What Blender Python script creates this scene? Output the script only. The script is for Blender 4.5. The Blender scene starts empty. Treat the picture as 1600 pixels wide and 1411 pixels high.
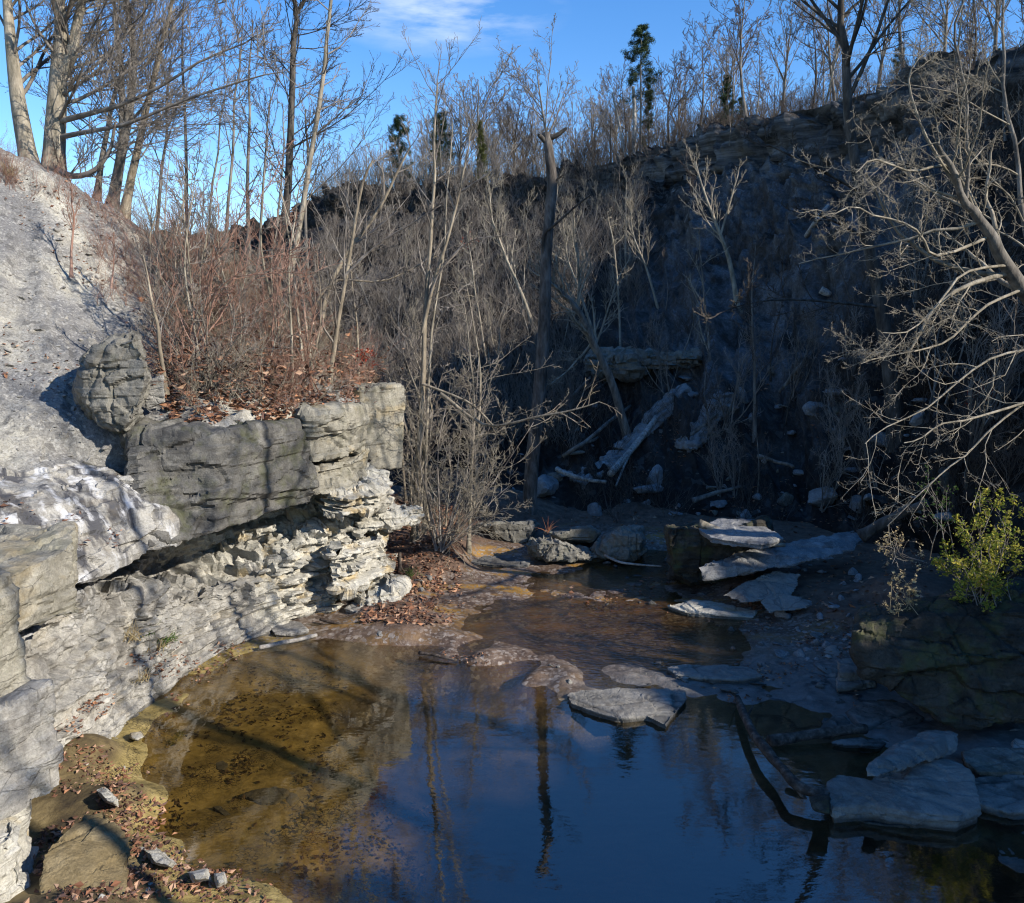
import bpy, bmesh, math, random
import numpy as np
from mathutils import Vector
from mathutils.bvhtree import BVHTree

scene = bpy.context.scene
COL = scene.collection
R = math.radians

# ------------------------------------------------------------------ camera
CAM_Z, PITCH, FPX = 6.0, R(8.4), 1256.0
cam_data = bpy.data.cameras.new("camera")
cam = bpy.data.objects.new("camera", cam_data)
COL.objects.link(cam)
cam.location = (0, 0, CAM_Z)
cam.rotation_euler = (math.pi / 2 - PITCH, 0, 0)
cam_data.sensor_width = 36.0
cam_data.lens = 36.0 * FPX / 1600.0
cam_data.clip_start = 0.1
cam_data.clip_end = 1500.0
scene.camera = cam

# ------------------------------------------------------------------ light
SUN_EL = R(28.0)
SUN_AZ = R(118.4)          # compass style: clockwise from +y
SUN = Vector((math.sin(SUN_AZ) * math.cos(SUN_EL), math.cos(SUN_AZ) * math.cos(SUN_EL), math.sin(SUN_EL)))
world = bpy.data.worlds.new("World")
scene.world = world
world.use_nodes = True
wt = world.node_tree
wt.nodes.clear()
w_out = wt.nodes.new("ShaderNodeOutputWorld")
w_bg = wt.nodes.new("ShaderNodeBackground")
w_sky = wt.nodes.new("ShaderNodeTexSky")
w_sky.sky_type = 'NISHITA'
w_sky.sun_disc = False
w_sky.sun_elevation = SUN_EL
w_sky.sun_rotation = SUN_AZ
w_sky.air_density = 1.0
w_sky.dust_density = 0.0
w_sky.ozone_density = 2.2
w_bg.inputs['Strength'].default_value = 0.15
w_tc = wt.nodes.new("ShaderNodeTexCoord")
w_map = wt.nodes.new("ShaderNodeMapping")
w_map.inputs['Scale'].default_value = (5.0, 5.0, 22.0)
w_map.inputs['Rotation'].default_value = (0, R(-14), 0)
w_n = wt.nodes.new("ShaderNodeTexNoise")
w_n.inputs['Scale'].default_value = 1.6
w_n.inputs['Detail'].default_value = 8
w_n.inputs['Roughness'].default_value = 0.55
w_r = wt.nodes.new("ShaderNodeMapRange")
w_r.inputs['From Min'].default_value = 0.42
w_r.inputs['From Max'].default_value = 0.66
# the one small bank of cloud: only near this direction
w_dot = wt.nodes.new("ShaderNodeVectorMath"); w_dot.operation = 'DISTANCE'
w_dot.inputs[1].default_value = (-0.078, 0.936, 0.346 * 3.2)
w_sc = wt.nodes.new("ShaderNodeVectorMath"); w_sc.operation = 'MULTIPLY'
w_sc.inputs[1].default_value = (1.0, 1.0, 3.2)
w_m2 = wt.nodes.new("ShaderNodeMapRange")
w_m2.inputs['From Min'].default_value = 0.145
w_m2.inputs['To Max'].default_value = 0.8
w_m2.inputs['From Max'].default_value = 0.03
w_mul = wt.nodes.new("ShaderNodeMath"); w_mul.operation = 'MULTIPLY'
w_mix = wt.nodes.new("ShaderNodeMix"); w_mix.data_type = 'RGBA'
w_mix.inputs[7].default_value = (4.2, 4.7, 5.2, 1)
w_hsv = wt.nodes.new("ShaderNodeHueSaturation")
w_hsv.inputs['Saturation'].default_value = 1.33
w_hsv.inputs['Hue'].default_value = 0.509
wt.links.new(w_tc.outputs['Generated'], w_map.inputs['Vector'])
wt.links.new(w_map.outputs[0], w_n.inputs['Vector'])
wt.links.new(w_n.outputs['Fac'], w_r.inputs['Value'])
wt.links.new(w_tc.outputs['Generated'], w_sc.inputs[0])
wt.links.new(w_sc.outputs[0], w_dot.inputs[0])
wt.links.new(w_dot.outputs['Value'], w_m2.inputs['Value'])
wt.links.new(w_r.outputs[0], w_mul.inputs[0])
wt.links.new(w_m2.outputs[0], w_mul.inputs[1])
wt.links.new(w_mul.outputs[0], w_mix.inputs[0])
wt.links.new(w_sky.outputs[0], w_hsv.inputs['Color'])
wt.links.new(w_hsv.outputs[0], w_mix.inputs[6])
wt.links.new(w_mix.outputs[2], w_bg.inputs['Color'])
wt.links.new(w_bg.outputs[0], w_out.inputs['Surface'])

sun_data = bpy.data.lights.new("sun", 'SUN')
sun_data.energy = 5.0
sun_data.angle = R(0.53)
sun_data.color = (1.0, 0.93, 0.82)
sun = bpy.data.objects.new("sun", sun_data)
COL.objects.link(sun)
sun.rotation_euler = SUN.to_track_quat('Z', 'Y').to_euler()

scene.view_settings.view_transform = 'Standard'
scene.view_settings.look = 'None'
scene.view_settings.exposure = 0.68
scene.view_settings.gamma = 1.0
scene.cycles.max_bounces = 6
scene.cycles.diffuse_bounces = 2
scene.cycles.glossy_bounces = 3
scene.cycles.transparent_max_bounces = 12
scene.cycles.use_denoising = True
scene.cycles.filter_width = 1.15

# ------------------------------------------------------------------ pixel <-> world helpers (photo pixels, 1600 x 1411)
def ray(px, py):
    u = (px - 800.0) / FPX
    v = (705.5 - py) / FPX
    return np.array((u, math.cos(PITCH) + v * math.sin(PITCH), -math.sin(PITCH) + v * math.cos(PITCH)))
def P(px, py, Y):
    d = ray(px, py); t = Y / d[1]
    return np.array((d[0] * t, Y, CAM_Z + d[2] * t))
def G(px, py, z=0.0):
    d = ray(px, py); t = (z - CAM_Z) / d[2]
    return np.array((d[0] * t, d[1] * t, z))
def to_px(p):
    x, y, z = p[0], p[1], p[2] - CAM_Z
    f = y * math.cos(PITCH) - z * math.sin(PITCH)
    up = y * math.sin(PITCH) + z * math.cos(PITCH)
    return 800 + FPX * x / f, 705.5 - FPX * up / f

# ------------------------------------------------------------------ numpy noise
def _hash(ix, iy, iz, seed):
    h = (ix.astype(np.int64) * 374761393 + iy.astype(np.int64) * 668265263 + iz.astype(np.int64) * 2147483647 + seed * 974634777) & 0xffffffff
    h = ((h ^ (h >> 13)) * 1274126177) & 0xffffffff
    h = ((h ^ (h >> 16)) * 2246822519) & 0xffffffff
    return ((h ^ (h >> 15)) & 0xffffff) / float(0xffffff)
def vnoise(p, seed=0):
    p = np.asarray(p, float)
    i = np.floor(p); f = p - i
    f = f * f * f * (f * (f * 6 - 15) + 10)
    i = i.astype(np.int64)
    r = 0
    for dx in (0, 1):
        wx = f[..., 0] if dx else 1 - f[..., 0]
        for dy in (0, 1):
            wy = f[..., 1] if dy else 1 - f[..., 1]
            for dz in (0, 1):
                wz = f[..., 2] if dz else 1 - f[..., 2]
                r = r + wx * wy * wz * _hash(i[..., 0] + dx, i[..., 1] + dy, i[..., 2] + dz, seed)
    return r * 2 - 1
def fbm(p, scale=1.0, octaves=4, seed=0, gain=0.5):
    p = np.asarray(p, float) * scale
    a, s, r = 1.0, 0.0, 0
    for o in range(octaves):
        r = r + a * vnoise(p, seed + o * 17); s += a; a *= gain; p = p * 2.03 + 11.7
    return r / s
def cell(a, b, c, seed=0):
    return _hash(np.floor(a), np.floor(b), np.floor(c), seed)

def blocks(p, seed=0):
    """jittered-cell pattern: value of the cell each point lies in, and how far it is from the joint with its neighbour"""
    p = np.asarray(p, float); i = np.floor(p).astype(np.int64); sh = p.shape[:-1]
    f1 = np.full(sh, 9.0); f2 = np.full(sh, 9.0); val = np.zeros(sh)
    for dx in (-1, 0, 1):
        for dy in (-1, 0, 1):
            for dz in (-1, 0, 1):
                cx, cy, cz = i[..., 0] + dx, i[..., 1] + dy, i[..., 2] + dz
                d = np.sqrt((cx + .15 + .7 * _hash(cx, cy, cz, seed) - p[..., 0]) ** 2 + (cy + .15 + .7 * _hash(cx, cy, cz, seed + 1) - p[..., 1]) ** 2 + (cz + .15 + .7 * _hash(cx, cy, cz, seed + 2) - p[..., 2]) ** 2)
                near = d < f1
                f2 = np.where(near, f1, np.minimum(f2, d)); val = np.where(near, _hash(cx, cy, cz, seed + 3), val); f1 = np.where(near, d, f1)
    return val, f2 - f1

# ------------------------------------------------------------------ mesh helpers
def mesh_from(name, verts, quads, smooth=True, tris=None):
    verts = np.asarray(verts, np.float32).reshape(-1, 3)
    me = bpy.data.meshes.new(name)
    me.vertices.add(len(verts)); me.vertices.foreach_set("co", verts.ravel())
    quads = np.asarray(quads, np.int32).reshape(-1, 4)
    nl = len(quads) * 4; npoly = len(quads)
    loops = quads.ravel(); starts = np.arange(0, nl, 4, dtype=np.int32); tot = np.full(npoly, 4, np.int32)
    if tris is not None and len(tris):
        tris = np.asarray(tris, np.int32).reshape(-1, 3)
        loops = np.concatenate([loops, tris.ravel()])
        starts = np.concatenate([starts, nl + np.arange(0, len(tris) * 3, 3, dtype=np.int32)])
        tot = np.concatenate([tot, np.full(len(tris), 3, np.int32)])
    me.loops.add(len(loops)); me.loops.foreach_set("vertex_index", loops.astype(np.int32))
    me.polygons.add(len(starts)); me.polygons.foreach_set("loop_start", starts)
    me.polygons.foreach_set("loop_total", tot)
    me.polygons.foreach_set("use_smooth", np.full(len(starts), smooth, bool))
    me.update(calc_edges=True); me.validate()
    return me
def link(name, me, mat=None, parent=None, loc=None):
    o = bpy.data.objects.new(name, me); COL.objects.link(o)
    if mat is not None and not len(me.materials): me.materials.append(mat)
    if parent is not None: o.parent = parent
    if loc is not None: o.location = loc
    return o
def tag(o, label=None, cat=None, group=None, kind=None):
    if label: o['label'] = label
    if cat: o['category'] = cat
    if group: o['group'] = group
    if kind: o['kind'] = kind
    return o
def empty(name, loc):
    o = bpy.data.objects.new(name, None); COL.objects.link(o); o.location = Vector(loc); o.empty_display_size = 0.2
    return o
def grid_quads(nu, nv):
    i = np.arange(nu - 1)[:, None] * nv + np.arange(nv - 1)[None, :]
    return np.stack([i, i + nv, i + nv + 1, i + 1], -1).reshape(-1, 4)
def catmull(ctrl, ts):
    """ctrl (n, ...), ts in [0, n-1]"""
    ctrl = np.asarray(ctrl, float); n = len(ctrl)
    i = np.clip(np.floor(ts).astype(int), 0, n - 2); f = (ts - i)
    f = f.reshape(f.shape + (1,) * (ctrl.ndim - 1))
    p0 = ctrl[np.clip(i - 1, 0, n - 1)]; p1 = ctrl[i]; p2 = ctrl[i + 1]; p3 = ctrl[np.clip(i + 2, 0, n - 1)]
    return 0.5 * ((2 * p1) + (-p0 + p2) * f + (2 * p0 - 5 * p1 + 4 * p2 - p3) * f ** 2 + (-p0 + 3 * p1 - 3 * p2 + p3) * f ** 3)
def grid_normals(V):
    du = np.gradient(V, axis=0); dv = np.gradient(V, axis=1)
    n = np.cross(du, dv); n /= np.linalg.norm(n, axis=-1, keepdims=True) + 1e-9
    return n
def sstep(a, b, x):
    t = np.clip((x - a) / (b - a), 0, 1); return t * t * (3 - 2 * t)

# ------------------------------------------------------------------ node helper for materials
class NT:
    def __init__(self, name):
        self.m = bpy.data.materials.new(name); self.m.use_nodes = True
        self.t = self.m.node_tree; self.b = self.t.nodes["Principled BSDF"]
        self.b.inputs['Roughness'].default_value = 0.9
        self.b.inputs['Specular IOR Level'].default_value = 0.25
        self.geo = self.t.nodes.new("ShaderNodeNewGeometry")
        self.pos = self.geo.outputs['Position']
    def n(self, t, **kw):
        x = self.t.nodes.new(t)
        for k, v in kw.items(): setattr(x, k, v)
        return x
    def lk(self, a, b): self.t.links.new(a, b)
    def coords(self, scale=(1, 1, 1), rot=(0, 0, 0), src=None):
        m = self.n("ShaderNodeMapping"); m.inputs['Scale'].default_value = scale; m.inputs['Rotation'].default_value = rot
        self.lk(src or self.pos, m.inputs['Vector']); return m.outputs[0]
    def noise(self, scale, detail=6, rough=0.6, vec=None, dist=0.0):
        x = self.n("ShaderNodeTexNoise"); x.inputs['Scale'].default_value = scale; x.inputs['Detail'].default_value = detail
        x.inputs['Roughness'].default_value = rough; x.inputs['Distortion'].default_value = dist
        self.lk(vec or self.pos, x.inputs['Vector']); return x.outputs['Fac']
    def voro(self, scale, feature='F1', vec=None, out='Distance'):
        x = self.n("ShaderNodeTexVoronoi", feature=feature); x.inputs['Scale'].default_value = scale
        self.lk(vec or self.pos, x.inputs['Vector']); return x.outputs[out]
    def ramp(self, fac, stops):
        x = self.n("ShaderNodeValToRGB"); e = x.color_ramp.elements
        while len(e) > 1: e.remove(e[-1])
        e[0].position = stops[0][0]; e[0].color = tuple(stops[0][1]) + (1,)
        for p, c in stops[1:]:
            q = e.new(p); q.color = tuple(c) + (1,)
        self.lk(fac, x.inputs['Fac']); return x.outputs['Color']
    def rng(self, v, a, b, c=0.0, d=1.0):
        x = self.n("ShaderNodeMapRange"); x.inputs['From Min'].default_value = a; x.inputs['From Max'].default_value = b
        x.inputs['To Min'].default_value = c; x.inputs['To Max'].default_value = d
        self.lk(v, x.inputs['Value']); return x.outputs[0]
    def mix(self, fac, a, b, mode='MIX'):
        x = self.n("ShaderNodeMix", data_type='RGBA', blend_type=mode)
        for i, v in ((0, fac), (6, a), (7, b)):
            if isinstance(v, (int, float)): x.inputs[i].default_value = v
            elif isinstance(v, tuple): x.inputs[i].default_value = v + (1,)
            else: self.lk(v, x.inputs[i])
        return x.outputs[2]
    def math(self, op, a, b=0.0):
        x = self.n("ShaderNodeMath", operation=op)
        for i, v in ((0, a), (1, b)):
            if isinstance(v, (int, float)): x.inputs[i].default_value = v
            else: self.lk(v, x.inputs[i])
        return x.outputs[0]
    def sep(self, v=None):
        x = self.n("ShaderNodeSeparateXYZ"); self.lk(v or self.pos, x.inputs[0]); return x.outputs
    def bump(self, h, strength=0.5, dist=0.05, prev=None):
        x = self.n("ShaderNodeBump"); x.inputs['Strength'].default_value = strength; x.inputs['Distance'].default_value = dist
        self.lk(h, x.inputs['Height'])
        if prev is not None: self.lk(prev, x.inputs['Normal'])
        return x.outputs[0]
    def done(self, color, normal=None, rough=None, spec=None):
        if isinstance(color, tuple): self.b.inputs['Base Color'].default_value = color + (1,)
        else: self.lk(color, self.b.inputs['Base Color'])
        if normal is not None: self.lk(normal, self.b.inputs['Normal'])
        if rough is not None:
            if isinstance(rough, (int, float)): self.b.inputs['Roughness'].default_value = rough
            else: self.lk(rough, self.b.inputs['Roughness'])
        if spec is not None: self.b.inputs['Specular IOR Level'].default_value = spec
        return self.m

def limestone(name, base, dark, pale, strata=1.0, moss=0.0, streak=0.0, crack=1.0, ochre=0.0, wet=False, grain=1.0):
    k = NT(name)
    big = k.noise(0.9, 7, 0.62)
    mid = k.noise(5.0, 7, 0.65)
    fine = k.noise(38.0, 5, 0.7)
    c = k.ramp(k.math('ADD', k.math('MULTIPLY', big, 0.55), k.math('MULTIPLY', mid, 0.45)),
               [(0.30, dark), (0.46, base), (0.66, pale)])
    c = k.mix(k.rng(fine, 0.36, 0.60), k.mix(0.32 * grain, c, (0, 0, 0)), c)
    pat = k.noise(1.7, 8, 0.72, None, 0.5)
    c = k.mix(k.rng(pat, 0.52, 0.64), c, k.mix(0.85, c, dark))
    pal = k.noise(2.6, 7, 0.7, k.coords((1, 1, 1.5), (0.4, 0.2, 1.0)))
    c = k.mix(k.math('MULTIPLY', k.rng(pal, 0.56, 0.70), 0.8), c, pale)
    pit = k.voro(55.0, 'F1'); c = k.mix(k.math('MULTIPLY', k.rng(pit, 0.26, 0.10), k.rng(mid, 0.45, 0.6)), c, k.mix(0.6 * grain, c, (0, 0, 0)))
    lay = k.noise(1.0, 6, 0.62, k.coords((0.35, 0.35, 9.0), (R(2), R(-3), 0)))
    c = k.mix(k.math('MULTIPLY', k.rng(lay, 0.52, 0.36), 0.42 * strata), c, k.mix(0.5, c, dark))
    if streak:
        s1 = k.noise(1.0, 5, 0.6, k.coords((2.6, 2.6, 0.22)))
        zz = k.sep()[2]
        band = k.rng(k.math('ADD', zz, k.math('MULTIPLY', k.noise(0.9, 3), 1.2)), 2.5, 3.1)
        c = k.mix(k.math('MULTIPLY', k.math('MULTIPLY', k.rng(s1, 0.47, 0.57), band), streak), c, (0.075, 0.075, 0.08))
        s2 = k.noise(1.0, 5, 0.6, k.coords((3.4, 3.4, 0.25), (0, 0, 0.7)))
        c = k.mix(k.math('MULTIPLY', k.math('MULTIPLY', k.rng(s2, 0.52, 0.62), band), 0.8 * streak), c, (0.58, 0.58, 0.58))
    if ochre:
        o = k.noise(1.3, 4, 0.55, k.coords((1, 1, 1.6)))
        c = k.mix(k.math('MULTIPLY', k.rng(o, 0.56, 0.66), ochre), c, (0.42, 0.30, 0.12))
    if moss:
        mo = k.noise(2.2, 6, 0.65)
        c = k.mix(k.math('MULTIPLY', k.rng(mo, 0.5, 0.64), moss), c, (0.075, 0.08, 0.03))
    wv = k.n("ShaderNodeVectorMath", operation='MULTIPLY_ADD')
    nv = k.n("ShaderNodeTexNoise"); nv.inputs['Scale'].default_value = 1.1; nv.inputs['Detail'].default_value = 5; k.lk(k.pos, nv.inputs['Vector'])
    k.lk(nv.outputs['Color'], wv.inputs[0]); wv.inputs[1].default_value = (0.9, 0.9, 0.5); k.lk(k.pos, wv.inputs[2])
    ck = k.voro(1.5, 'DISTANCE_TO_EDGE', k.coords((0.7, 0.7, 2.6), (0.1, -0.15, 0.3), wv.outputs[0]))
    nz = k.noise(0.9, 5, 0.65)
    ckf = k.math('MULTIPLY', k.rng(ck, 0.022, 0.0), k.rng(nz, 0.48, 0.58))
    c = k.mix(k.math('MULTIPLY', ckf, 0.55 * crack), c, k.mix(0.7, c, (0.01, 0.01, 0.01)))
    zw_ = k.math('ADD', k.sep()[2], k.math('MULTIPLY', k.math('SUBTRACT', k.noise(3.0, 3), 0.5), 0.06))
    wetb = k.rng(zw_, 0.085, 0.045)
    c = k.mix(wetb, c, k.mix(0.62, c, (0.01, 0.009, 0.007)))
    nb = k.bump(fine, 0.5, 0.012)
    nb = k.bump(mid, 0.6, 0.06, nb)
    nb = k.bump(lay, 0.7 * strata + 0.05, 0.06, nb)
    nb = k.bump(pat, 0.5, 0.12, nb)
    nb = k.bump(ckf, 0.5 * crack, -0.03, nb)
    return k.done(c, nb, 0.88 if not wet else 0.45, 0.2 if not wet else 0.5)

# ================================================================== MATERIALS (ground and rock)
M = {}
M['stone'] = limestone('limestone_grey', (0.29, 0.275, 0.25), (0.15, 0.14, 0.125), (0.47, 0.45, 0.40))
M['cliff'] = limestone('limestone_cliff', (0.31, 0.295, 0.265), (0.145, 0.135, 0.12), (0.50, 0.48, 0.43), 1.3, 0.0, 1.0, 1.0, 0.12)
M['pale'] = limestone('limestone_pale', (0.47, 0.445, 0.38), (0.26, 0.24, 0.195), (0.60, 0.58, 0.51), 1.2, 0, 0, 1.0, 0.6)
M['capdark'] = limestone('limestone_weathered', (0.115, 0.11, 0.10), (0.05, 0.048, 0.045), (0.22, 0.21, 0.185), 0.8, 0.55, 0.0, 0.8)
M['capmid'] = limestone('limestone_olive', (0.27, 0.25, 0.20), (0.14, 0.13, 0.105), (0.40, 0.375, 0.31), 0.6, 0.25, 0.0, 1.0, 0.3)
M['boulder'] = limestone('boulder_stone', (0.17, 0.16, 0.135), (0.07, 0.065, 0.055), (0.28, 0.265, 0.23), 0.5, 0.25, 0.0, 0.8)
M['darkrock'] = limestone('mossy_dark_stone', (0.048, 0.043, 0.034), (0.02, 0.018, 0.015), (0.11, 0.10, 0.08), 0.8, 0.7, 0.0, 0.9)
M['slab'] = limestone('slab_stone', (0.20, 0.19, 0.17), (0.10, 0.092, 0.082), (0.31, 0.295, 0.265), 0.1, 0.0, 0.0, 0.9, 0, False, .5)
M['bluerock'] = limestone('fallen_shale_stone', (0.21, 0.21, 0.21), (0.09, 0.09, 0.09), (0.36, 0.36, 0.35), 0.5, 0.0, 0.0, 0.7)

M['mudrock'] = limestone('mud_coated_stone', (0.19, 0.145, 0.075), (0.10, 0.075, 0.035), (0.30, 0.24, 0.14), 0.3, 0.0, 0.0, 0.5)

def mat_scree():
    k = NT('shale_scree')
    big = k.noise(0.35, 7, 0.6, None, 0.4); mid = k.noise(2.4, 8, 0.68); fine = k.noise(26.0, 6, 0.75)
    c = k.ramp(big, [(0.42, (0.25, 0.245, 0.24)), (0.51, (0.37, 0.355, 0.32)), (0.60, (0.60, 0.565, 0.47))])
    c = k.mix(k.rng(mid, 0.38, 0.66), k.mix(0.35, c, (0.1, 0.095, 0.09)), c)
    gr = k.voro(22.0, 'F1', None, 'Color'); gs = k.sep(gr)
    c = k.mix(k.rng(gs[0], 0.7, 1.0), c, k.mix(0.45, c, (0.62, 0.60, 0.55)))
    rn = k.noise(1.0, 7, 0.68, k.coords((1.5, 0.5, 0.5), (0, 0, R(38))))
    c = k.mix(k.math('MULTIPLY', k.rng(rn, 0.52, 0.64), 0.32), c, (0.17, 0.165, 0.16))
    st = k.voro(7.0, 'F1', None, 'Color'); c = k.mix(k.rng(k.sep(st)[1], 0.86, 0.93), c, k.mix(0.5, c, (0.10, 0.095, 0.09)))
    c = k.mix(k.rng(fine, 0.55, 0.35), c, k.mix(0.55, c, (0.03, 0.03, 0.03)))
    y = k.sep()[1]
    zz = k.sep()[2]
    # brushy soil towards the far end of the bank
    soil = k.math('ADD', k.rng(y, 16.5, 21.0), k.math('MULTIPLY', k.math('SUBTRACT', k.noise(1.6, 6, 0.6), 0.5), 1.3))
    xx = k.sep()[0]
    soil = k.math('MULTIPLY', k.rng(soil, 0.35, 0.75), k.rng(xx, -10.5, -7.0))
    c = k.mix(soil, c, k.ramp(mid, [(0.35, (0.10, 0.07, 0.05)), (0.6, (0.26, 0.19, 0.14))]))
    b = k.bump(fine, 0.9, 0.03); b = k.bump(mid, 0.9, 0.14, b); b = k.bump(k.sep(st)[1], 0.5, 0.05, b)
    return k.done(c, b, 0.95, 0.1)
M['scree'] = mat_scree()

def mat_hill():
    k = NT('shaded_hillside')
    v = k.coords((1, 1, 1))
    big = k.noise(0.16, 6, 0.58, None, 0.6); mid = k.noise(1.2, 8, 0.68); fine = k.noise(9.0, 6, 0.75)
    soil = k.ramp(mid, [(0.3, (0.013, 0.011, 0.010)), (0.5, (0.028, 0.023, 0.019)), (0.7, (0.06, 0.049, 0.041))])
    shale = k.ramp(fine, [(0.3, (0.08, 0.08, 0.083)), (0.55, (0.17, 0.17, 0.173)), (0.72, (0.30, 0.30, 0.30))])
    s = k.sep(); x, y, z = s[0], s[1], s[2]
    # bare shale chute below the rim, centred on (13, 35)
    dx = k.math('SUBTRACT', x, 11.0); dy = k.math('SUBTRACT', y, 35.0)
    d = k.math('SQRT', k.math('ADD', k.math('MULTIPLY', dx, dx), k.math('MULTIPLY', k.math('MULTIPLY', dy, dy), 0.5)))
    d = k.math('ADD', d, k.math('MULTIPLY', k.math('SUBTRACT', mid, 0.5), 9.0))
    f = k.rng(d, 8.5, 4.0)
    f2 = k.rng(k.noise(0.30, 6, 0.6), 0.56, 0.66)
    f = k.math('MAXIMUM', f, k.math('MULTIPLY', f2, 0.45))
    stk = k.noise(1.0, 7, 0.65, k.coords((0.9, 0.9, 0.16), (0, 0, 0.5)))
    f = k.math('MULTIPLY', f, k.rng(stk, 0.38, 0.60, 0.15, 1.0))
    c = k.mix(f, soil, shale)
    clod = k.voro(4.2, 'F1', None, 'Color'); cs = k.sep(clod)
    c = k.mix(k.math('MULTIPLY', k.rng(cs[0], 0.90, 0.96), 0.35), c, (0.15, 0.147, 0.143))
    # layered limestone near the rim
    lay = k.noise(1.0, 6, 0.65, k.coords((0.25, 0.25, 3.2)))
    rim = k.rng(k.math('ADD', z, k.math('MULTIPLY', k.math('SUBTRACT', mid, 0.5), 5.0)), 13.2, 14.6)
    rock = k.ramp(lay, [(0.35, (0.03, 0.03, 0.03)), (0.5, (0.11, 0.105, 0.10)), (0.65, (0.24, 0.23, 0.22))])
    rim = k.math('MULTIPLY', rim, k.rng(k.math('ADD', x, k.math('MULTIPLY', k.math('SUBTRACT', mid, 0.5), 8.0)), 2.0, 9.0, 0.12, 1.0))
    nz = k.sep(k.geo.outputs['Normal'])[2]
    steep = k.rng(nz, 0.75, 0.5)
    c = k.mix(k.math('MULTIPLY', rim, steep), c, rock)
    b = k.bump(fine, 0.7, 0.08); b = k.bump(mid, 0.9, 0.4, b)
    return k.done(c, b, 0.95, 0.1)
M['hill'] = mat_hill()

def mat_bed():
    k = NT('stream_bed')
    s = k.sep(); x, y, z = s[0], s[1], s[2]
    big = k.noise(0.7, 6, 0.6, None, 0.3); mid = k.noise(4.0, 8, 0.68); fine = k.noise(24.0, 6, 0.75)
    silt = k.ramp(mid, [(0.32, (0.12, 0.09, 0.030)), (0.52, (0.29, 0.22, 0.08)), (0.68, (0.40, 0.31, 0.13))])
    bits = k.voro(16.0, 'DISTANCE_TO_EDGE', k.coords((1, 1.6, 1), (0, 0, 0.6)))
    bf = k.math('MULTIPLY', k.rng(bits, 0.09, 0.03), k.rng(k.noise(1.4, 5, 0.6), 0.47, 0.58))
    silt = k.mix(bf, silt, (0.02, 0.014, 0.008))
    riff = k.ramp(mid, [(0.3, (0.045, 0.03, 0.022)), (0.5, (0.10, 0.068, 0.05)), (0.68, (0.19, 0.14, 0.105))])
    alg = k.rng(k.noise(0.9, 5, 0.6, k.coords((0.6, 1.5, 1))), 0.50, 0.62)
    wy = k.rng(y, 15.0, 17.5)
    riff = k.mix(k.math('MULTIPLY', alg, k.math('ADD', 0.25, k.math('MULTIPLY', wy, 0.75))), riff, (0.33, 0.18, 0.035))
    peb = k.voro(13.0, 'F1', None, 'Color'); ps = k.sep(peb)
    riff = k.mix(k.rng(ps[0], 0.84, 0.95), riff, (0.27, 0.23, 0.20))
    yb = k.math('ADD', y, k.math('MULTIPLY', k.math('SUBTRACT', big, 0.5), 3.0))
    xr = k.math('ADD', x, k.math('MULTIPLY', k.math('SUBTRACT', big, 0.5), 3.0))
    # bedrock slabs on the right
    slabc = k.ramp(mid, [(0.3, (0.07, 0.066, 0.062)), (0.55, (0.15, 0.145, 0.135)), (0.72, (0.24, 0.23, 0.215))])
    wv = k.n("ShaderNodeVectorMath", operation='MULTIPLY_ADD')
    nv = k.n("ShaderNodeTexNoise"); nv.inputs['Scale'].default_value = 0.8; nv.inputs['Detail'].default_value = 6; k.lk(k.pos, nv.inputs['Vector'])
    k.lk(nv.outputs['Color'], wv.inputs[0]); wv.inputs[1].default_value = (1.6, 1.6, 0); k.lk(k.pos, wv.inputs[2])
    ck = k.voro(0.7, 'DISTANCE_TO_EDGE', wv.outputs[0])
    slabc = k.mix(k.math('MULTIPLY', k.rng(ck, 0.03, 0.008), k.rng(k.noise(0.6, 3), 0.45, 0.6)), slabc, (0.02, 0.02, 0.02))
    yx = k.math('ADD', yb, k.math('MULTIPLY', x, 0.6))
    c = k.mix(k.rng(yx, 11.6, 13.2), silt, riff)
    deep = k.mix(k.rng(yb, 13.0, 15.5), slabc, riff)
    c = k.mix(k.rng(k.math('SUBTRACT', xr, k.math('MULTIPLY', k.math('SUBTRACT', y, 8.0), 0.30)), -1.2, 0.6), c, deep)
    # bed colour goes near black where the pool is deep
    zd = k.math('ADD', z, k.math('MULTIPLY', k.math('SUBTRACT', k.noise(1.3, 6, 0.65), 0.5), 0.26))
    sl = k.rng(zd, -0.24, -0.40)
    c = k.mix(k.math('MULTIPLY', sl, 0.85), c, (0.018, 0.017, 0.018))
    # wet gravel on the bar
    c = k.mix(k.math('MULTIPLY', k.rng(peb and k.sep(k.voro(20.0, 'F1', None, 'Color'))[1], 0.72, 0.9), k.rng(y, 12.5, 14.0)), c, (0.20, 0.165, 0.14))
    # dry brown soil and leaf mould above the water
    soil = k.ramp(mid, [(0.3, (0.05, 0.03, 0.02)), (0.6, (0.15, 0.095, 0.065)), (0.75, (0.23, 0.16, 0.11))])
    olive = k.ramp(k.noise(2.2, 8, 0.7), [(0.36, (0.045, 0.032, 0.018)), (0.5, (0.11, 0.08, 0.036)), (0.62, (0.20, 0.15, 0.07))])
    dry = k.rng(k.math('ADD', z, k.math('MULTIPLY', k.math('SUBTRACT', mid, 0.5), 0.10)), 0.12, 0.26)
    c = k.mix(dry, c, k.mix(k.rng(yx, 10.0, 11.6), olive, soil))
    b = k.bump(fine, 0.5, 0.02); b = k.bump(mid, 0.6, 0.08, b); b = k.bump(k.rng(ps[0], 0.84, 0.95), 0.4, 0.03, b)
    wet = k.rng(z, 0.02, 0.16, 0.30, 0.92)
    return k.done(c, b, wet, 0.35)
M['bed'] = mat_bed()

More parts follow.
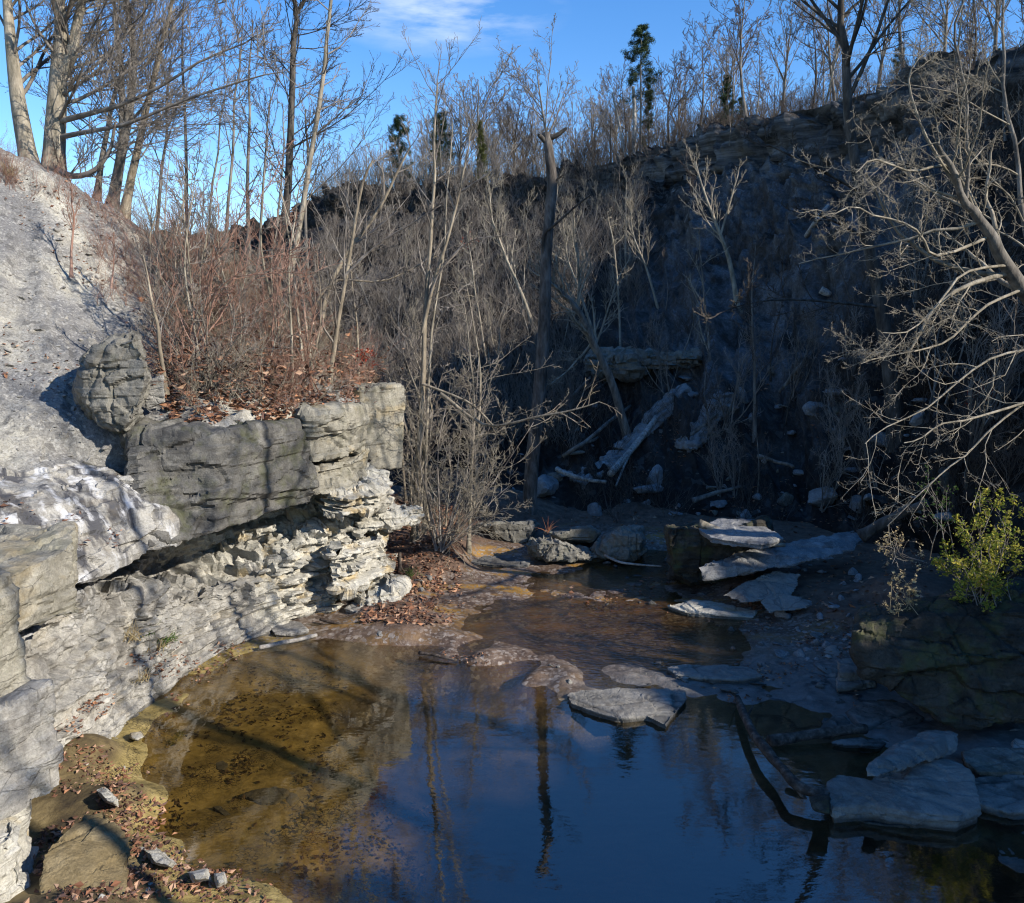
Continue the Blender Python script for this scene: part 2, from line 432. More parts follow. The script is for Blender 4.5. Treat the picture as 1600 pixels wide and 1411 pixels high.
def mat_water():
    m = bpy.data.materials.new('stream_water'); m.use_nodes = True
    t = m.node_tree; t.nodes.clear()
    out = t.nodes.new("ShaderNodeOutputMaterial"); mix = t.nodes.new("ShaderNodeMixShader")
    tr = t.nodes.new("ShaderNodeBsdfTransparent"); gl = t.nodes.new("ShaderNodeBsdfGlossy")
    tr.inputs['Color'].default_value = (0.72, 0.64, 0.47, 1); gl.inputs['Roughness'].default_value = 0.02
    # Schlick reflectance on the wave normal, the same from above and below
    vd = t.nodes.new("ShaderNodeVectorMath"); vd.operation = 'DOT_PRODUCT'
    ab = t.nodes.new("ShaderNodeMath"); ab.operation = 'ABSOLUTE'
    om = t.nodes.new("ShaderNodeMath"); om.operation = 'SUBTRACT'; om.inputs[0].default_value = 1.0; om.use_clamp = True
    pw = t.nodes.new("ShaderNodeMath"); pw.operation = 'POWER'; pw.inputs[1].default_value = 5.0
    fr = t.nodes.new("ShaderNodeMath"); fr.operation = 'MULTIPLY_ADD'; fr.inputs[1].default_value = 0.80; fr.inputs[2].default_value = 0.20
    geo = t.nodes.new("ShaderNodeNewGeometry"); mp = t.nodes.new("ShaderNodeMapping"); mp.inputs['Scale'].default_value = (1.0, 1.8, 1)
    n1 = t.nodes.new("ShaderNodeTexNoise"); n1.inputs['Scale'].default_value = 3.2; n1.inputs['Detail'].default_value = 4
    n2 = t.nodes.new("ShaderNodeTexNoise"); n2.inputs['Scale'].default_value = 9.0; n2.inputs['Detail'].default_value = 3
    sp = t.nodes.new("ShaderNodeSeparateXYZ"); mr = t.nodes.new("ShaderNodeMapRange")
    mr.inputs['From Min'].default_value = 12.5; mr.inputs['From Max'].default_value = 15.0
    mr.inputs['To Min'].default_value = 0.0; mr.inputs['To Max'].default_value = 1.0
    mul = t.nodes.new("ShaderNodeMath"); mul.operation = 'MULTIPLY'
    b1 = t.nodes.new("ShaderNodeBump"); b1.inputs['Strength'].default_value = 0.10; b1.inputs['Distance'].default_value = 0.02
    b2 = t.nodes.new("ShaderNodeBump"); b2.inputs['Strength'].default_value = 0.6; b2.inputs['Distance'].default_value = 0.02
    L = t.links.new
    L(geo.outputs['Position'], mp.inputs['Vector']); L(mp.outputs[0], n1.inputs['Vector']); L(mp.outputs[0], n2.inputs['Vector'])
    L(geo.outputs['Position'], sp.inputs[0]); L(sp.outputs[1], mr.inputs['Value'])
    L(n2.outputs['Fac'], mul.inputs[0]); L(mr.outputs[0], mul.inputs[1])
    L(n1.outputs['Fac'], b1.inputs['Height']); L(mul.outputs[0], b2.inputs['Height']); L(b1.outputs[0], b2.inputs['Normal'])
    L(b2.outputs[0], vd.inputs[0]); L(geo.outputs['Incoming'], vd.inputs[1]); L(vd.outputs['Value'], ab.inputs[0]); L(ab.outputs[0], om.inputs[1]); L(om.outputs[0], pw.inputs[0]); L(pw.outputs[0], fr.inputs[0]); L(b2.outputs[0], gl.inputs['Normal'])
    L(fr.outputs[0], mix.inputs[0]); L(tr.outputs[0], mix.inputs[1]); L(gl.outputs[0], mix.inputs[2]); L(mix.outputs[0], out.inputs['Surface'])
    return m
M['water'] = mat_water()

def mat_leaf(name, cols, transl=0.0):
    k = NT(name)
    c = k.ramp(k.geo.outputs['Random Per Island'], [(i / max(1, len(cols) - 1), c) for i, c in enumerate(cols)])
    k.b.inputs['Roughness'].default_value = 0.75
    k.done(c, None, 0.75, 0.2)
    if transl:
        tb = k.n("ShaderNodeBsdfTranslucent"); k.lk(c, tb.inputs['Color'])
        mx = k.n("ShaderNodeMixShader"); mx.inputs[0].default_value = transl
        out = [x for x in k.t.nodes if x.type == 'OUTPUT_MATERIAL'][0]
        k.lk(k.b.outputs[0], mx.inputs[1]); k.lk(tb.outputs[0], mx.inputs[2]); k.lk(mx.outputs[0], out.inputs['Surface'])
    return k.m
M['litter'] = mat_leaf('fallen_leaves', [(0.05, 0.028, 0.02), (0.13, 0.06, 0.035), (0.22, 0.10, 0.055), (0.08, 0.045, 0.032), (0.33, 0.16, 0.085), (0.40, 0.26, 0.17), (0.16, 0.09, 0.065), (0.10, 0.06, 0.05)])

# ================================================================== SETTING: far and right hillside
base_c = [(-30, 60), (-14, 38), (-6, 29), (-2, 26), (1.5, 25.3), (4, 25), (6.5, 24.5), (8.6, 23), (9.8, 20), (9.9, 16), (9.8, 12.5), (15.8, 10.8), (16.5, 6.8), (14, 2.5), (11, -3), (10, -10), (9, -22)]  # unseen right-hand base set back so sun clears to the stream boulders
rim_c = [(-46, 88, 15.5), (-24, 80, 16), tuple(P(500, 306, 75)), tuple(P(650, 294, 70)), tuple(P(800, 280, 64)), tuple(P(930, 258, 58)),
         tuple(P(1060, 224, 51)), tuple(P(1190, 186, 45)), tuple(P(1320, 152, 38)), tuple(P(1480, 118, 33)), tuple(P(1650, 80, 28.5)),
         (25.4, 11.6, 23.6), (28.8, 8.8, 15.0), (31.5, 4, 16.0), (29.7, -1.2, 16.0), (26, -6.3, 16.0), (22, -16, 16)]  # unseen right end: rim knob and dip shaped to place the shade
NU, prof = 760, [(-0.06, -0.05), (0, 0), (.08, .035), (.2, .13), (.35, .29), (.5, .46), (.65, .62), (.78, .73), (.87, .79), (.93, .82), (.955, .95), (1.0, 1.0)]
prof = np.array(prof)
sv = np.concatenate([np.linspace(-0.06, 1.0, 290), [1.03, 1.08, 1.2, 1.5, 2.2, 3.5]])
ucoord = np.linspace(0, len(base_c) - 1, NU)
HB = catmull(np.array(base_c, float), ucoord); HR = catmull(np.array(rim_c, float), ucoord)
def hill_point(Bp, Rp, s):
    s_ = np.asarray(s)
    f = np.interp(s_, prof[:, 0], prof[:, 1])
    xy = Bp[..., :2] + (Rp[..., :2] - Bp[..., :2]) * (s_[..., None] * 0.94 + 0.06 * np.clip(s_, 0, 1)[..., None] ** 2)
    z = 0.45 + (Rp[..., 2] - 0.45) * np.where(s_ > 1, 1 + 0.0 * s_, f) + np.where(s_ > 1, np.minimum(s_ - 1, .6) * 1.2, 0)
    return np.concatenate([xy, z[..., None]], -1)
HV = hill_point(HB[:, None, :].repeat(len(sv), 1), HR[:, None, :].repeat(len(sv), 1), sv[None, :].repeat(NU, 0))
n1 = grid_normals(HV)
if n1[NU // 2, 60, 2] < 0: n1 = -n1
fade = sstep(-0.05, 0.12, sv)[None, :]
gul = fbm(np.stack([np.broadcast_to(ucoord[:, None] * 2.6, HV.shape[:2]), np.broadcast_to(sv[None, :] * 2.0, HV.shape[:2]), np.zeros(HV.shape[:2])], -1), 1.0, 4, 5)
d1 = fbm(HV, 0.22, 3, 3) * 0.9 + gul * 0.8 + fbm(HV, 1.1, 4, 9) * 0.28
rdg = 1 - 2 * np.abs(fbm(np.stack([np.broadcast_to(ucoord[:, None] * 5.0, HV.shape[:2]), np.broadcast_to(sv[None, :] * 3.0, HV.shape[:2]), np.zeros(HV.shape[:2])], -1), 1.0, 4, 15))
d1 = d1 + rdg * 0.42 + (1 - 2 * np.abs(fbm(HV, 0.9, 4, 19))) * 0.16
zz_ = HV[..., 2] + fbm(HV, .25, 3, 21) * 2.0
bandg = sstep(.05, .3, fbm(HV, .16, 3, 23) + .12)
st_ = (cell(zz_ / 0.5, HV[..., 0] / 1.1, HV[..., 1] / 1.1, 25) - .5) * 0.55 * bandg
d1 = d1 + st_
inrim = ((sv > 0.90) & (sv < 1.02))[None, :]
ledge = -np.abs(fbm(HV * np.array((1, 1, .3)), .8, 3, 33)) * 1.2 + (cell(HV[..., 2] / 0.45 + fbm(HV, .3, 2, 4) * 1.5, HV[..., 0] / 1.6, HV[..., 1] / 1.6, 7) - .5) * 1.1
rimz = np.where(sv >= 1.0, 0.15, 1.0)[None, :]
HV = HV + n1 * ((d1 * fade * rimz) + np.where(inrim, ledge, 0) * rimz)[..., None]
hill_quads = grid_quads(NU, len(sv))
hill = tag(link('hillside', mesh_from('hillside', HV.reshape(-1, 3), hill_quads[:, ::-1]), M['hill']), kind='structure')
hill_bvh = BVHTree.FromPolygons(HV.reshape(-1, 3).tolist(), hill_quads.tolist())

# ================================================================== SETTING: stream bed
bed_pts = [(300, 1150, -.10), (350, 1250, -.2), (420, 1350, -.16), (500, 1200, -.24), (450, 1080, -.2), (550, 1350, -.3), (660, 1150, -.55), (680, 1400, -.55), (600, 1100, -.40), (700, 1250, -.5), (800, 1150, -.45),
  (950, 1200, -.6), (900, 1350, -.8), (1100, 1300, -.7), (1200, 1400, -.9), (1050, 1190, -.5), (1150, 1150, -.25), (1230, 1170, -.2), (1400, 1350, -.6), (1550, 1400, -.6), (640, 1050, -.34), (760, 1080, -.42), (690, 1050, -.45), (700, 1100, -.6), (800, 1105, -.6), (850, 1115, -.5), (620, 1120, -.45), (730, 1045, -.4), (600, 1060, -.3),
  (560, 1030, -.12), (420, 1030, -.06), (640, 988, .10), (700, 1008, .10), (760, 1026, .09), (830, 1052, .10), (880, 1066, .09), (660, 975, .08), (620, 975, .06), (560, 985, .0), (660, 960, .05), (700, 1000, .025), (760, 1030, .03), (850, 1068, .035), (900, 1085, .03), (980, 1050, .02), (1080, 1070, .03),
  (1150, 1085, .04), (1250, 1050, .05), (1300, 1100, .02), (800, 950, -.03), (900, 990, -.08), (1000, 1000, -.1), (1100, 1000, -.08), (850, 915, -.015), (950, 912, -.01), (1050, 930, -.01), (700, 915, .05), (760, 885, -.03), (720, 940, .02),
  (1000, 895, -.05), (1030, 880, -.06), (1120, 975, .0), (1220, 990, .04), (1300, 990, .12), (650, 880, .45), (610, 925, .22), (680, 840, .75), (1300, 910, .45), (1350, 950, .4), (1400, 900, .9), (1200, 900, .4),
  (1450, 1150, .04), (1400, 1230, -.05), (1350, 1120, .03), (1500, 1280, -.12), (1560, 1150, .12), (1300, 1290, -.3), (130, 1150, .55), (180, 1230, .38), (225, 1335, .22), (150, 1350, .55), (330, 1400, .05), (205, 1210, .06), (215, 1130, .12),
  (350, 1420, .05), (100, 1400, .8), (270, 1085, -.05), (255, 1150, -.14), (255, 1215, -.16), (285, 1290, -.14), (320, 1345, -.10), (240, 1110, .0), (330, 1015, .08), (400, 1000, .03), (480, 985, .02)]
bw = [G(a, b, c) for a, b, c in bed_pts] + [np.array(q, float) for q in
  [(-9, 9, .9), (-9, 14, .9), (-8, 6, 1.0), (9, 14, .9), (10.5, 18, .8), (12, 8, .9), (4, 26, .6), (-1, 25, 1.0), (-6, 24, 1.6), (-6, 20, 1.2), (0, 30, 1), (8, 5, -.3), (0, 3, -.8), (-2, 5, -.3), (-4, 4, .5), (12, 26, 1.5), (7, 22, .5), (2.2, 22.5, .15)]]
bw = np.array(bw)
bx = np.arange(-13, 13.01, 0.085); by = np.arange(2.0, 33.0, 0.085)
BX, BY = np.meshgrid(bx, by, indexing='ij')
def bed_height(x, y):
    num = 0; den = 0
    for q in bw:
        d2 = (x - q[0]) ** 2 + (y - q[1]) ** 2 + 0.10
        w = d2 ** -1.7
        num = num + w * q[2]; den = den + w
    p = np.stack([x, y, 0 * x], -1)
    # the gravel bar that separates the pool from the riffle
    bar = [G(u, v, 0)[:2] for u, v in ((600, 980), (650, 988), (720, 1008), (780, 1032), (835, 1054))]
    dm = np.full(x.shape, 99.0)
    for q0, q1 in zip(bar[:-1], bar[1:]):
        e = q1 - q0; t = np.clip(((x - q0[0]) * e[0] + (y - q0[1]) * e[1]) / (e @ e), 0, 1)
        dm = np.minimum(dm, np.hypot(x - q0[0] - t * e[0], y - q0[1] - t * e[1]))
    dm = dm + fbm(p, 1.2, 3, 39) * .5
    num = num + den * np.exp(-(np.maximum(dm - .35, 0) / .5) ** 2) * .17
    z = num / den + fbm(p, 0.9, 4, 31) * 0.05 + fbm(p, 4.0, 4, 37) * 0.028
    return z
BZ = bed_height(BX, BY)
bedV = np.stack([BX, BY, BZ], -1)
bed_quads = grid_quads(len(bx), len(by))
tag(link('stream_bed', mesh_from('stream_bed', bedV.reshape(-1, 3), bed_quads), M['bed']), kind='structure')
bed_bvh = BVHTree.FromPolygons(bedV.reshape(-1, 3).tolist(), bed_quads.tolist())
# ground sheet under everything, out to the horizon
gs = 700.0
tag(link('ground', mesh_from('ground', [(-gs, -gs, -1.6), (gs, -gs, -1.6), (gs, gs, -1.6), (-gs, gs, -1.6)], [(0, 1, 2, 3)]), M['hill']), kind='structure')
tag(link('water', mesh_from('water', [(-13, 1.5, 0), (13, 1.5, 0), (13, 32, 0), (-13, 32, 0)], [(0, 1, 2, 3)]), M['water']), kind='structure')

# ================================================================== SETTING: left cliff and scree bank
# columns: lip (x, y), outward normal, notch depth, foot recess, brow rise/recess, crest point
cols = [
  # lipx  lipy   nx   ny   notch foot  browdx browdy browz  crest
  (-7.0,  3.0,  1.0, 0.05, .15, .1,  -2.6, 1.5, 4.5, P(-420, 60, 15.0)),
  (-6.4,  6.0,  1.0, 0.0,  .15, .1,  -2.6, 2.2, 4.4, P(-200, 140, 18.0)),
  (-6.1,  8.6,  1.0, -.1,  .20, .1,  -2.4, 2.8, 4.3, P(-40, 222, 20.0)),
  (-5.95, 10.3, 1.0, -.1,  .25, .1,  -1.7, 2.3, 4.25, P(90, 290, 21.0)),
  (-5.75, 12.1, 1.0, -.2,  .55, .25, -.8, 1.4, 4.2, P(180, 345, 21.8)),
  (-5.1,  13.4, .9,  -.45, 1.15, .75, -.22, .35, 4.2, P(290, 415, 22.5)),
  (-4.4,  15.1, .9,  -.45, 1.35, 1.05, -.2, .3, 4.2, P(400, 480, 23.0)),
  (-3.6,  16.9, .9,  -.45, .55, .55, -.2, .3, 4.25, P(500, 545, 23.2)),
  (-3.25, 18.6, 1.0, -.1,  .35, .05, -.3, .3, 4.4, P(575, 590, 23.0)),
  (-3.5,  20.4, .9,  .4,   .3, -.1,  -.4, -.1, 4.5, P(560, 600, 24.5)),
  (-5.0,  22.0, .4,  .9,   .3, -.2,  -.3, -.3, 4.2, P(520, 600, 25.5)),
  (-8.0,  23.5, .1,  1.0,  .3, -.2,  0.0, -.4, 4.2, P(450, 590, 26.5)),
]
rails = []
drops = [.3, .3, .3, .3, .6, 1.15, 1.4, .8, .35, .3, .3, .3]
notch = [.15, .15, .2, .3, .9, 2.0, 2.5, 1.4, .45, .3, .3, .3]
footr = [.1, .1, .1, .15, .3, .75, .95, .5, .05, -.1, -.2, -.2]
for ci, (lx, ly, nx, ny, nd, fr, bdx, bdy, bz, cr) in enumerate(cols):
    nd, fr, dp = notch[ci], footr[ci], drops[ci]
    n = np.array((nx, ny, 0.0)); n /= np.linalg.norm(n)
    lip = np.array((lx, ly, 2.62)); brow = np.array((lx + bdx, ly + bdy, bz))
    cr = np.asarray(cr)
    outx = np.array((-0.75, 0.66, 0)) if ly < 19.5 else np.array((-0.8, .3, 0))
    def L(a, b, t): return a + (b - a) * t
    mid = L(brow, cr, .5)
    rl = [cr + outx * 14 + np.array((0, 0, -3.5)), cr + outx * 5 + np.array((0, 0, -0.5)), cr,
          L(brow, cr, .78) + np.array((0, 0, .12)), L(brow, cr, .55), L(brow, cr, .3), L(brow, cr, .1),
          brow,
          L(lip, brow, .62) + n * 0.22 * max(0.25, min(1, abs(bdx))) + np.array((0, 0, .12)), L(lip, brow, .25) + n * 0.12,
          lip, lip - n * nd * .55 + np.array((0, 0, -.03)), lip - n * nd + np.array((0, 0, -.12)),
          lip - n * nd + np.array((0, 0, -dp + .02)),
          lip - n * (fr + .12) + np.array((0, 0, -dp - .06)),
          lip - n * (fr + .06) + np.array((0, 0, -1.75)), lip - n * (fr - .12) + np.array((0, 0, -2.5)), lip - n * (fr - .3) + np.array((0, 0, -3.1))]
    rails.append(rl)
rails = np.array(rails)                    # (cols, rails, 3)
NC = 620
cu = np.interp(np.linspace(0, 1, NC), [0, .12, .82, 1], [0, 1.6, 9.2, len(cols) - 1])
A = catmull(rails, cu)                     # (NC, rails, 3)
ru = np.concatenate([np.linspace(0, 2, 14)[:-1], np.linspace(2, 7, 120)[:-1], np.linspace(7, 10, 90)[:-1], np.linspace(10, 14, 90)[:-1], np.linspace(14, 17, 90)])
A2 = np.swapaxes(A, 0, 1)
lo = np.clip(np.floor(ru).astype(int), 0, rails.shape[1] - 2); fr_ = (ru - lo)[:, None, None]
sm = catmull(A2, ru); ln = A2[lo] * (1 - fr_) + A2[lo + 1] * fr_
wlin = (sstep(9.0, 9.8, ru) * (1 - sstep(13, 14, ru)))[:, None, None]
CV = np.swapaxes(sm * (1 - wlin) + ln * wlin, 0, 1)
CN = grid_normals(CV)
if CN[NC // 2, -60, 0] < 0: CN = -CN
rr = np.broadcast_to(ru[None, :], CV.shape[:2])
wall = sstep(11.6, 13.0, rr); cap = sstep(6.6, 7.4, rr) * (1 - sstep(10.0, 10.6, rr)); bank = 1 - sstep(6.4, 7.4, rr)
arc = np.cumsum(np.linalg.norm(np.diff(CV[:, 190], axis=0, prepend=CV[:1, 190]), axis=-1))[:, None] + 0 * rr
zt = CV[..., 2] + 0.05 * arc * 0 + fbm(CV, 0.5, 3, 41) * 0.16
# bedded blocks: every layer has its own thickness, set-back and joints
lay = np.floor(zt / 0.17 + 0.55 * np.sin(zt * 5.1)); lh = _hash(lay, lay * 0, lay * 0, 3)
jw = 0.35 + 0.9 * _hash(lay, lay * 0 + 1, lay * 0, 5)
blk = _hash(lay, np.floor((arc + fbm(CV, 1.3, 2, 43) * .25 + lh * 3) / jw), lay * 0, 9)
lay2 = np.floor(zt / 0.55); blk2 = _hash(lay2, np.floor((arc + lay2 * .7) / 1.3), lay2 * 0, 12)
dw = (lh - .5) * 0.14 + (blk - .5) * 0.22 + (blk2 - .5) * 0.28 + fbm(CV, 1.2, 4, 51) * 0.11 + fbm(CV, 6, 3, 53) * 0.035
foot_s = 1 - 0.55 * sstep(15.0, 16.2, rr) * (1 - sstep(13.8, 15.0, CV[..., 1]))
far_s = 1 + 0.7 * sstep(15.6, 17.0, CV[..., 1])
bv, be = blocks((CV + fbm(CV, 2.0, 3, 141)[..., None] * .08) * np.array((1.9, 1.9, 4.2)), 150)
bv2, be2 = blocks((CV + fbm(CV, 4.0, 2, 143)[..., None] * .04) * np.array((4.5, 4.5, 10.0)), 160)
dcap = (bv - .5) * 0.10 + fbm(CV, 0.45, 4, 61) * 0.22 + fbm(CV, 2.2, 4, 63) * 0.07 - np.abs(fbm(CV * np.array((1.5, 1.5, .22)), 1.0, 3, 66)) * 0.22 + (blk2 - .5) * 0.16 * sstep(12.4, 13.0, CV[..., 1])
ridg = 1 - np.abs(fbm(CV, 1.4, 4, 73)) * 2
run = 1 - 2 * np.abs(fbm(np.stack([arc * .9, rr * .35, 0 * rr], -1), 1.0, 4, 77))
dbank = fbm(CV, 0.3, 4, 71) * 0.34 + ridg * 0.07 + run * 0.16 + fbm(CV, 7.0, 4, 75) * 0.035
fl = zt / 0.17 + 0.55 * np.sin(zt * 5.1); fl = fl - np.floor(fl)
jf = (arc + fbm(CV, 1.3, 2, 43) * .25 + lh * 3) / jw; jf = jf - np.floor(jf)
gap = np.maximum((fl < .16) * (blk > .35), (jf < .07) * (blk > .45) * .8)
dw = dw * 0.95 - gap * 0.06 + (bv - .5) * 0.20 + (bv2 - .5) * 0.07 - np.exp(-(be / .06) ** 2) * .035
inset = -0.42 * sstep(12.75, 13.3, CV[..., 1]) * (1 - sstep(19.6, 20.4, CV[..., 1])) * sstep(6.9, 7.3, rr) * (1 - sstep(10.4, 11.2, rr))
dd = inset + wall * dw * foot_s * far_s + cap * dcap + bank * dbank * sstep(0, 2.5, rr)
CV = CV + CN * dd[..., None]
cliff_q = grid_quads(NC, len(ru))
face_r = (ru[:-1] + ru[1:])[None, :].repeat(NC - 1, 0).ravel() / 2
cliff_me = mesh_from('cliff', CV.reshape(-1, 3), cliff_q)
cliff_me.materials.append(M['cliff']); cliff_me.materials.append(M['scree']); cliff_me.materials.append(M['pale']); cliff_me.materials.append(M['capdark'])
fy = ((CV[:-1, :-1, 1] + CV[1:, 1:, 1]) / 2).ravel(); fx = ((CV[:-1, :-1, 0] + CV[1:, 1:, 0]) / 2).ravel()
fz = ((CV[:-1, :-1, 2] + CV[1:, 1:, 2]) / 2).ravel()
fm = np.stack([fx, fy, fz], -1)
mi = np.where(face_r + fbm(fm, 1.2, 3, 81) * 0.8 < 7.35, 1, 0)
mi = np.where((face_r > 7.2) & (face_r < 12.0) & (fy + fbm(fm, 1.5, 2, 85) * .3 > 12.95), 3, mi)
mi = np.where((face_r > 11.8) & (fy + fbm(fm, 1.5, 3, 83) * 1.2 > 15.7), 2, mi)
cliff_me.polygons.foreach_set("material_index", mi.astype(np.int32))
cliff_me.set_sharp_from_angle(angle=R(24))
cliff = tag(link('cliff', cliff_me), kind='structure')
cliff_bvh = BVHTree.FromPolygons(CV.reshape(-1, 3).tolist(), cliff_q.tolist())

CAMV = Vector((0, 0, CAM_Z))
def hit(px, py, which=None):
    d = Vector(ray(px, py)).normalized(); best = None
    for b in (which or (cliff_bvh, bed_bvh, hill_bvh)):
        h = b.ray_cast(CAMV, d)
        if h[0] is not None and (best is None or h[3] < best[1]): best = (h[0], h[3], h[1])
    return (np.array(best[0]), np.array(best[2])) if best else (P(px, py, 40.0), np.array((0, 0, 1.)))
def drop(x, y, which=None):
    best = None
    for b in (which or (cliff_bvh, bed_bvh, hill_bvh)):
        h = b.ray_cast(Vector((x, y, 60)), Vector((0, 0, -1)))
        if h[0] is not None and (best is None or h[0].z > best[0].z): best = h
    return (np.array(best[0]), np.array(best[1])) if best else (np.array((x, y, 0.)), np.array((0, 0, 1.)))

# ================================================================== ROCKS
def remesh(me, size):
    o = bpy.data.objects.new('tmp', me); COL.objects.link(o)
    md = o.modifiers.new('r', 'REMESH'); md.mode = 'VOXEL'; md.voxel_size = size; md.use_smooth_shade = True
    dg = bpy.context.evaluated_depsgraph_get(); dg.update()
    ev = o.evaluated_get(dg); m2 = bpy.data.meshes.new_from_object(ev)
    bpy.data.objects.remove(o); return m2
def rough_up(me, amp, freq, seed, strata=0.0, sh=0.16, fine=0.3):
    n = len(me.vertices); co = np.empty(n * 3, np.float32); me.vertices.foreach_get("co", co); co = co.reshape(-1, 3).astype(float)
    no = np.empty(n * 3, np.float32); me.vertices.foreach_get("normal", no); no = no.reshape(-1, 3)
    q = co + seed * 7.3
    d = fbm(q, freq, 4, seed) * amp * .45 + fbm(q, freq * 5, 3, seed + 5) * amp * fine
    ch = vnoise(q * freq * 1.7, seed + 8)
    d -= np.clip(ch - .25, 0, 1) * amp * 0.5
    ext = q.max(0) - q.min(0); dg_ = float(np.linalg.norm(ext)); rc = np.random.default_rng(seed + 900)
    if dg_ > .7:
        cen = (q.max(0) + q.min(0)) / 2
        for k_ in range(3 + int(min(7, dg_ * 1.5))):
            nn = rc.normal(size=3); nn = nn * np.array((1, 1, .25)) if rc.random() < .55 else nn * np.array((.22, .22, 1)); nn /= np.linalg.norm(nn)
            s_ = (q - cen) @ nn - rc.uniform(-.42, .42) * abs(ext @ np.abs(nn)) * .8 + fbm(q, 1.3, 3, seed + k_ * 7) * .10
            d += np.tanh(s_ / .02) * rc.uniform(-.22, .22) * amp - np.exp(-(s_ / .022) ** 2) * (amp * .35 + .008) * (vnoise(q * 1.1, seed + k_) > -.15)
    if dg_ > .7:
        bs = np.array((1.5, 1.5, 2.6)) * min(1.6, 2.6 / (dg_ + .6) + .35)
        bv, be = blocks((q + fbm(q, 2.0, 3, seed + 41)[:, None] * .10) * bs, seed)
        vs = min(1.0, .35 + dg_ * .2)
        d += (bv - .5) * amp * 0.85 * vs - np.exp(-(be / .035) ** 2) * (amp * .16) * vs
        bv, be = blocks((q + fbm(q, 4.0, 2, seed + 43)[:, None] * .05) * bs * 3.1, seed + 60)
        d += (bv - .5) * amp * 0.20 * vs
    if strata:
        z = q[:, 2] + fbm(q, .8, 2, seed) * .1
        l = np.floor(z / sh); lh = _hash(l, l * 0, l * 0, seed)
        jb = _hash(l, np.floor((q[:, 0] + q[:, 1] * .6 + lh * 2) / .7), l * 0, seed + 2)
        d += (lh - .5) * strata + (jb - .5) * strata * .8
    co += no * d[:, None]
    me.vertices.foreach_set("co", co.astype(np.float32).ravel()); me.update()
    me.polygons.foreach_set("use_smooth", np.ones(len(me.polygons), bool))
    me.set_sharp_from_angle(angle=R(26))
    return me
rock_seed = [10]
def finish_rock(name, pts_or_bm, mat, label, cat, size, amp, freq, strata, sh, group):
    bm = pts_or_bm
    me = bpy.data.meshes.new(name); bm.to_mesh(me); bm.free()
    rock_seed[0] += 1
    me = rough_up(remesh(me, max(.02, size * .72)), amp, freq, rock_seed[0], strata, sh)
    n = len(me.vertices); co = np.empty(n * 3, np.float32); me.vertices.foreach_get("co", co); co = co.reshape(-1, 3)
    c = co.mean(0); c[2] = co[:, 2].min(); co -= c
    me.vertices.foreach_set("co", co.ravel()); me.update(); me.materials.clear()
    o = link(name, me, mat, None, c.tolist()); tag(o, label, cat, group, 'thing'); return o
def hull_rock(name, pts, mat, label, cat='rock', size=.05, amp=.06, freq=1.2, strata=0.0, sh=.16, group=None):
    bm = bmesh.new()
    for p in pts: bm.verts.new(p)
    r = bmesh.ops.convex_hull(bm, input=bm.verts[:])
    bmesh.ops.delete(bm, geom=list({g for g in r['geom_interior'] if isinstance(g, bmesh.types.BMVert)}), context='VERTS')
    return finish_rock(name, bm, mat, label, cat, size, amp, freq, strata, sh, group)
def outline_boulder(name, outline, Y, depth, mat, label, lean=0.0, shrink=.72, front=.35, **kw):
    """a boulder whose widest section follows the outline; it swells towards the viewer's side and away"""
    o = np.array(outline, float); c = o.mean(0); pts = []
    for q in o:
        pts.append(P(q[0], q[1], Y + lean * (c[1] - q[1])))
        a = c + (q - c) * shrink
        pts.append(P(a[0], a[1], Y + lean * (c[1] - a[1]) - depth * front)); pts.append(P(a[0], a[1], Y + lean * (c[1] - a[1]) + depth * (1 - front)))
    return hull_rock(name, pts, mat, label, **kw)
def slab_rock(name, outline, ztop, thick, mat, label, tilt=(0, 0), cat='rock slab', size=.036, amp=.04, freq=1.4, strata=0.03, sh=.05, group=None, world=False):
    pts = [np.array(q, float) if world else G(q[0], q[1], ztop) for q in outline]
    c = np.mean([p[:2] for p in pts], axis=0)
    bm = bmesh.new(); top = []; bot = []
    for p in pts:
        z = (p[2] if world else ztop) + (p[0] - c[0]) * tilt[0] + (p[1] - c[1]) * tilt[1]
        top.append(bm.verts.new((p[0], p[1], z)))
        bot.append(bm.verts.new((p[0] + (c[0] - p[0]) * .05, p[1] + (c[1] - p[1]) * .05, z - thick)))
    n = len(pts)
    bm.faces.new(top); bm.faces.new(bot[::-1])
    for i in range(n): bm.faces.new((top[i], bot[i], bot[(i + 1) % n], top[(i + 1) % n]))
    bmesh.ops.recalc_face_normals(bm, faces=bm.faces[:])
    bmesh.ops.triangulate(bm, faces=bm.faces[:])
    return finish_rock(name, bm, mat, label, cat, size, amp, freq, strata, sh, group)

def block(name, plan, z0, z1, mat, label, tops=None, **kw):
    bm = bmesh.new(); rs = random.Random(len(label)); lo_, hi_ = [], []
    for bi, (x, y) in enumerate(plan):
        lo_.append(bm.verts.new((x + rs.uniform(-.06, .06), y + rs.uniform(-.06, .06), z0 + rs.uniform(-.06, .08))))
        if tops: x, y = tops[bi]
        hi_.append(bm.verts.new((x + rs.uniform(-.08, .08), y + rs.uniform(-.08, .08), z1 + rs.uniform(-.1, .1))))
    n = len(plan)
    bm.faces.new(hi_); bm.faces.new(lo_[::-1])
    for i in range(n): bm.faces.new((lo_[i], lo_[(i + 1) % n], hi_[(i + 1) % n], hi_[i]))
    bmesh.ops.recalc_face_normals(bm, faces=bm.faces[:]); bmesh.ops.triangulate(bm, faces=bm.faces[:])
    d = dict(size=.05, amp=.08, freq=.9, strata=.06, sh=.4, cat='rock', group=None); d.update(kw)
    return finish_rock(name, bm, mat, label, d['cat'], d['size'], d['amp'], d['freq'], d['strata'], d['sh'], d['group'])

